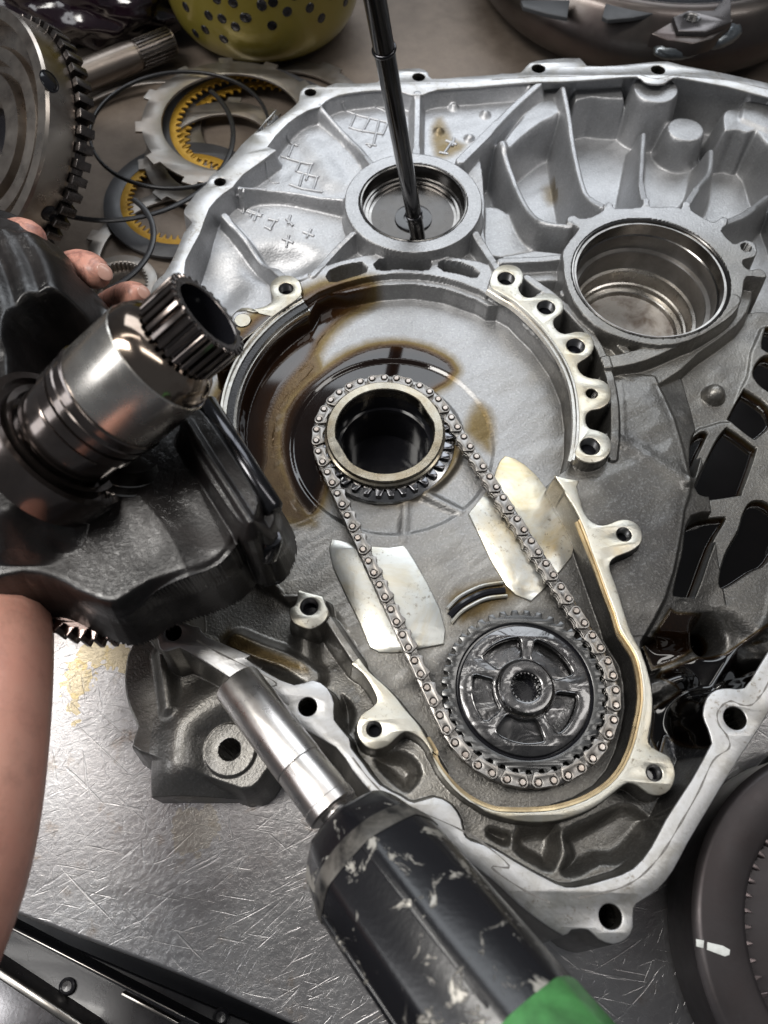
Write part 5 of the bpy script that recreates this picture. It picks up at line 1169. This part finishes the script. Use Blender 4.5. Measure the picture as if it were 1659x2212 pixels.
f1 = [palm2, (PZ(-60, 720, 0), 12), (PZ(-60, 600, 20), 10), (PZ(0, 520, 60), 10), (PZ(52, 508, 78), 9.8), (PZ(84, 522, 82), 7.8)]
f2 = [palm2, (PZ(60, 730, 0), 11.5), (PZ(95, 640, 12), 10), (PZ(125, 600, 44), 10), (PZ(166, 575, 62), 10.2), (PZ(203, 584, 66), 9.4), (PZ(222, 606, 68), 6.6)]
f3 = [palm2, (PZ(130, 760, 0), 10.5), (PZ(190, 690, 8), 9), (PZ(250, 652, 34), 8.6), (PZ(288, 636, 50), 8.4), (PZ(308, 645, 54), 6.8)]
f4 = [palm, (PZ(150, 900, 0), 9.5), (PZ(230, 800, 2), 8.5), (PZ(270, 740, 18), 7.5)]
tmb = [palm, (PZ(-90, 1000, 20), 13), (PZ(-130, 880, 40), 11), (PZ(-120, 800, 64), 9)]
skinned('hand_and_forearm', [arm, f1, f2, f3, f4, tmb], M_skin, PER)
M_nail = metal('fingernail', (.55, .32, .26), .22, 0, 0, 900, (.35, .22, .18), .4, 80)
for (u, v, z, rx_, ry_, rz_, az) in ((226, 588, 70, 4.6, 3.6, .9, -.75), (311, 632, 57, 3.8, 3.0, .8, -.75)):
    V, F = blob_mesh((0, 0, 0), (rx_, ry_, rz_), 0, 1, 12, 0, 1); M = Matrix.Translation(P3(u, v, z)) @ Matrix.Rotation(az, 4, 'Z') @ Matrix.Rotation(.75, 4, 'Y'); mk('fingernail', [M @ Vector(v) for v in V], F, M_nail, PER, smooth=0)
# ------------------------------------------------------------------ the power tool
def chipped():
    m, nt, b = mat('chipped_black_paint'); pos = geo(nt); L = nt.links
    n = noise(nt, 85, 6, .68, pos, .8); n2 = noise(nt, 22, 2, .5, pos)
    chip = ramp(nt, mth(nt, 'ADD', n.outputs[0], mth(nt, 'MULTIPLY', n2.outputs[0], .25)), [(.705, 0), (.75, 1)]).outputs[0]
    L.new(mixc(nt, chip, (.008, .008, .010), (.42, .40, .36)), b.inputs['Base Color'])
    L.new(mth(nt, 'ADD', mth(nt, 'MULTIPLY', chip, .2), .24), b.inputs['Roughness']); L.new(mth(nt, 'MULTIPLY', chip, .5), b.inputs['Metallic'])
    L.new(bump(nt, mth(nt, 'ADD', mth(nt, 'MULTIPLY', noise(nt, 500, 3, .5, pos).outputs[0], .3), mth(nt, 'MULTIPLY', chip, -1.0)), .0003, .6), b.inputs['Normal']); return m
M_tool = chipped()
T0, T1 = Vector(P3(512, 1476, 14)), Vector(P3(722, 1752, 22)); T2 = Vector(P3(1095, 2235, 62))
TA = (T1-T0).normalized(); TL = (T1-T0).length; TB = (T2-T1).normalized(); BL = (T2-T1).length
TOOL = empty('power_wrench', (T1.x, T1.y, FZ), 'chipped black power wrench with a long chrome socket and a green band', 'power tool')
M_chr = metal('worn_chrome', (.60, .58, .56), .30, 1, .004, 900, (.35, .3, .28), .4, 40)
V, F = lathe_geo([(6.6, 6), (7.6, .4), (8.4, -.2), (10.6, 0), (11, .8), (11, TL*.66), (10.7, TL*.665), (10.8, TL*.67), (10.9, TL*.93), (11.2, TL*.935), (11.2, TL*.99), (10.2, TL), (6, TL)], 56, T0, TA, flip=True); mk('socket', V, F, M_chr, TOOL, smooth=30)
V, F = lathe_geo([(8.2, .6), (7.4, 8), (0, 8)], 6, T0, TA); mk('socket_opening', V, F, M_void, TOOL)
V, F = lathe_geo([(0, -2), (6.3, -2), (6.3, 5), (7.6, 6), (8, 9), (9.5, 10), (9.5, 16)], 40, T1, TA, flip=True); mk('drive_anvil', V, F, M_chr, TOOL, smooth=35)
def prism_geo(prof, M, rot=0, pw=.35):
    """eight-sided barrel with softened corners, prof = (r, s)"""
    V = []; F = []; n = 64
    for r, s_ in prof:
        for k in range(n):
            q = 2*math.pi*k/n; w = math.pi/4; e = ((q+rot) % w)-w/2; oc = 1/math.cos(e); rr_ = r*(oc*(1-pw)+pw); V.append(M @ Vector((rr_*math.cos(q), rr_*math.sin(q), s_)))
    for i in range(len(prof)-1):
        for k in range(n): k2 = (k+1) % n; F.append(((i+1)*n+k, i*n+k, i*n+k2, (i+1)*n+k2)[::-1] if 0 else (i*n+k, i*n+k2, (i+1)*n+k2, (i+1)*n+k))
    F.append(tuple(range(n))[::-1]); F.append(tuple((len(prof)-1)*n+k for k in range(n))); return V, F
MT = Vector((0, 0, 1)).rotation_difference(TB).to_matrix().to_4x4(); MT.translation = T1
fr = .40
V, F = prism_geo([(10, 7), (14, 8), (16, 10), (20, 12), (22.5, 15), (25.2, 26), (25.9, 28.5)], MT, .2, .25); mk('nose', V, F, M_tool, TOOL, smooth=40)
V, F = prism_geo([(25.9, 28.5), (26.4, 30), (26.8, 34), (27.0, 90), (27.0, BL*1.03)], MT, .2, .42); mk('barrel', V, F, M_tool, TOOL, smooth=40)
V, F = prism_geo([(24.6, 24.0), (26.0, 27), (26.9, 30), (27.0, 33)], MT, .2, .36); mk('worn_edge', V, F, metal('worn_tool_edge', (.17, .16, .145), .45, .5, .1, 200, (.015, .015, .016), 1.0, 110), TOOL, smooth=40)
V, F = prism_geo([(27.2, BL*1.03), (27.5, BL*1.035), (27.6, BL*1.5)], MT, .2, .45); mk('green_band', V, F, metal('green_plastic', (.07, .25, .075), .4, 0, .05, 400, (.015, .03, .015), .8, 45), TOOL, smooth=40)
for s_, q in ((40, 2.2), (40, 3.6)):
    M = MT @ Matrix.Rotation(q, 4, 'Z') @ Matrix.Translation((27.0, 0, 66)); V, F = box_geo(1.6, 5, 66, M, .7); mk('grip_rib', V, F, M_tool, TOOL)
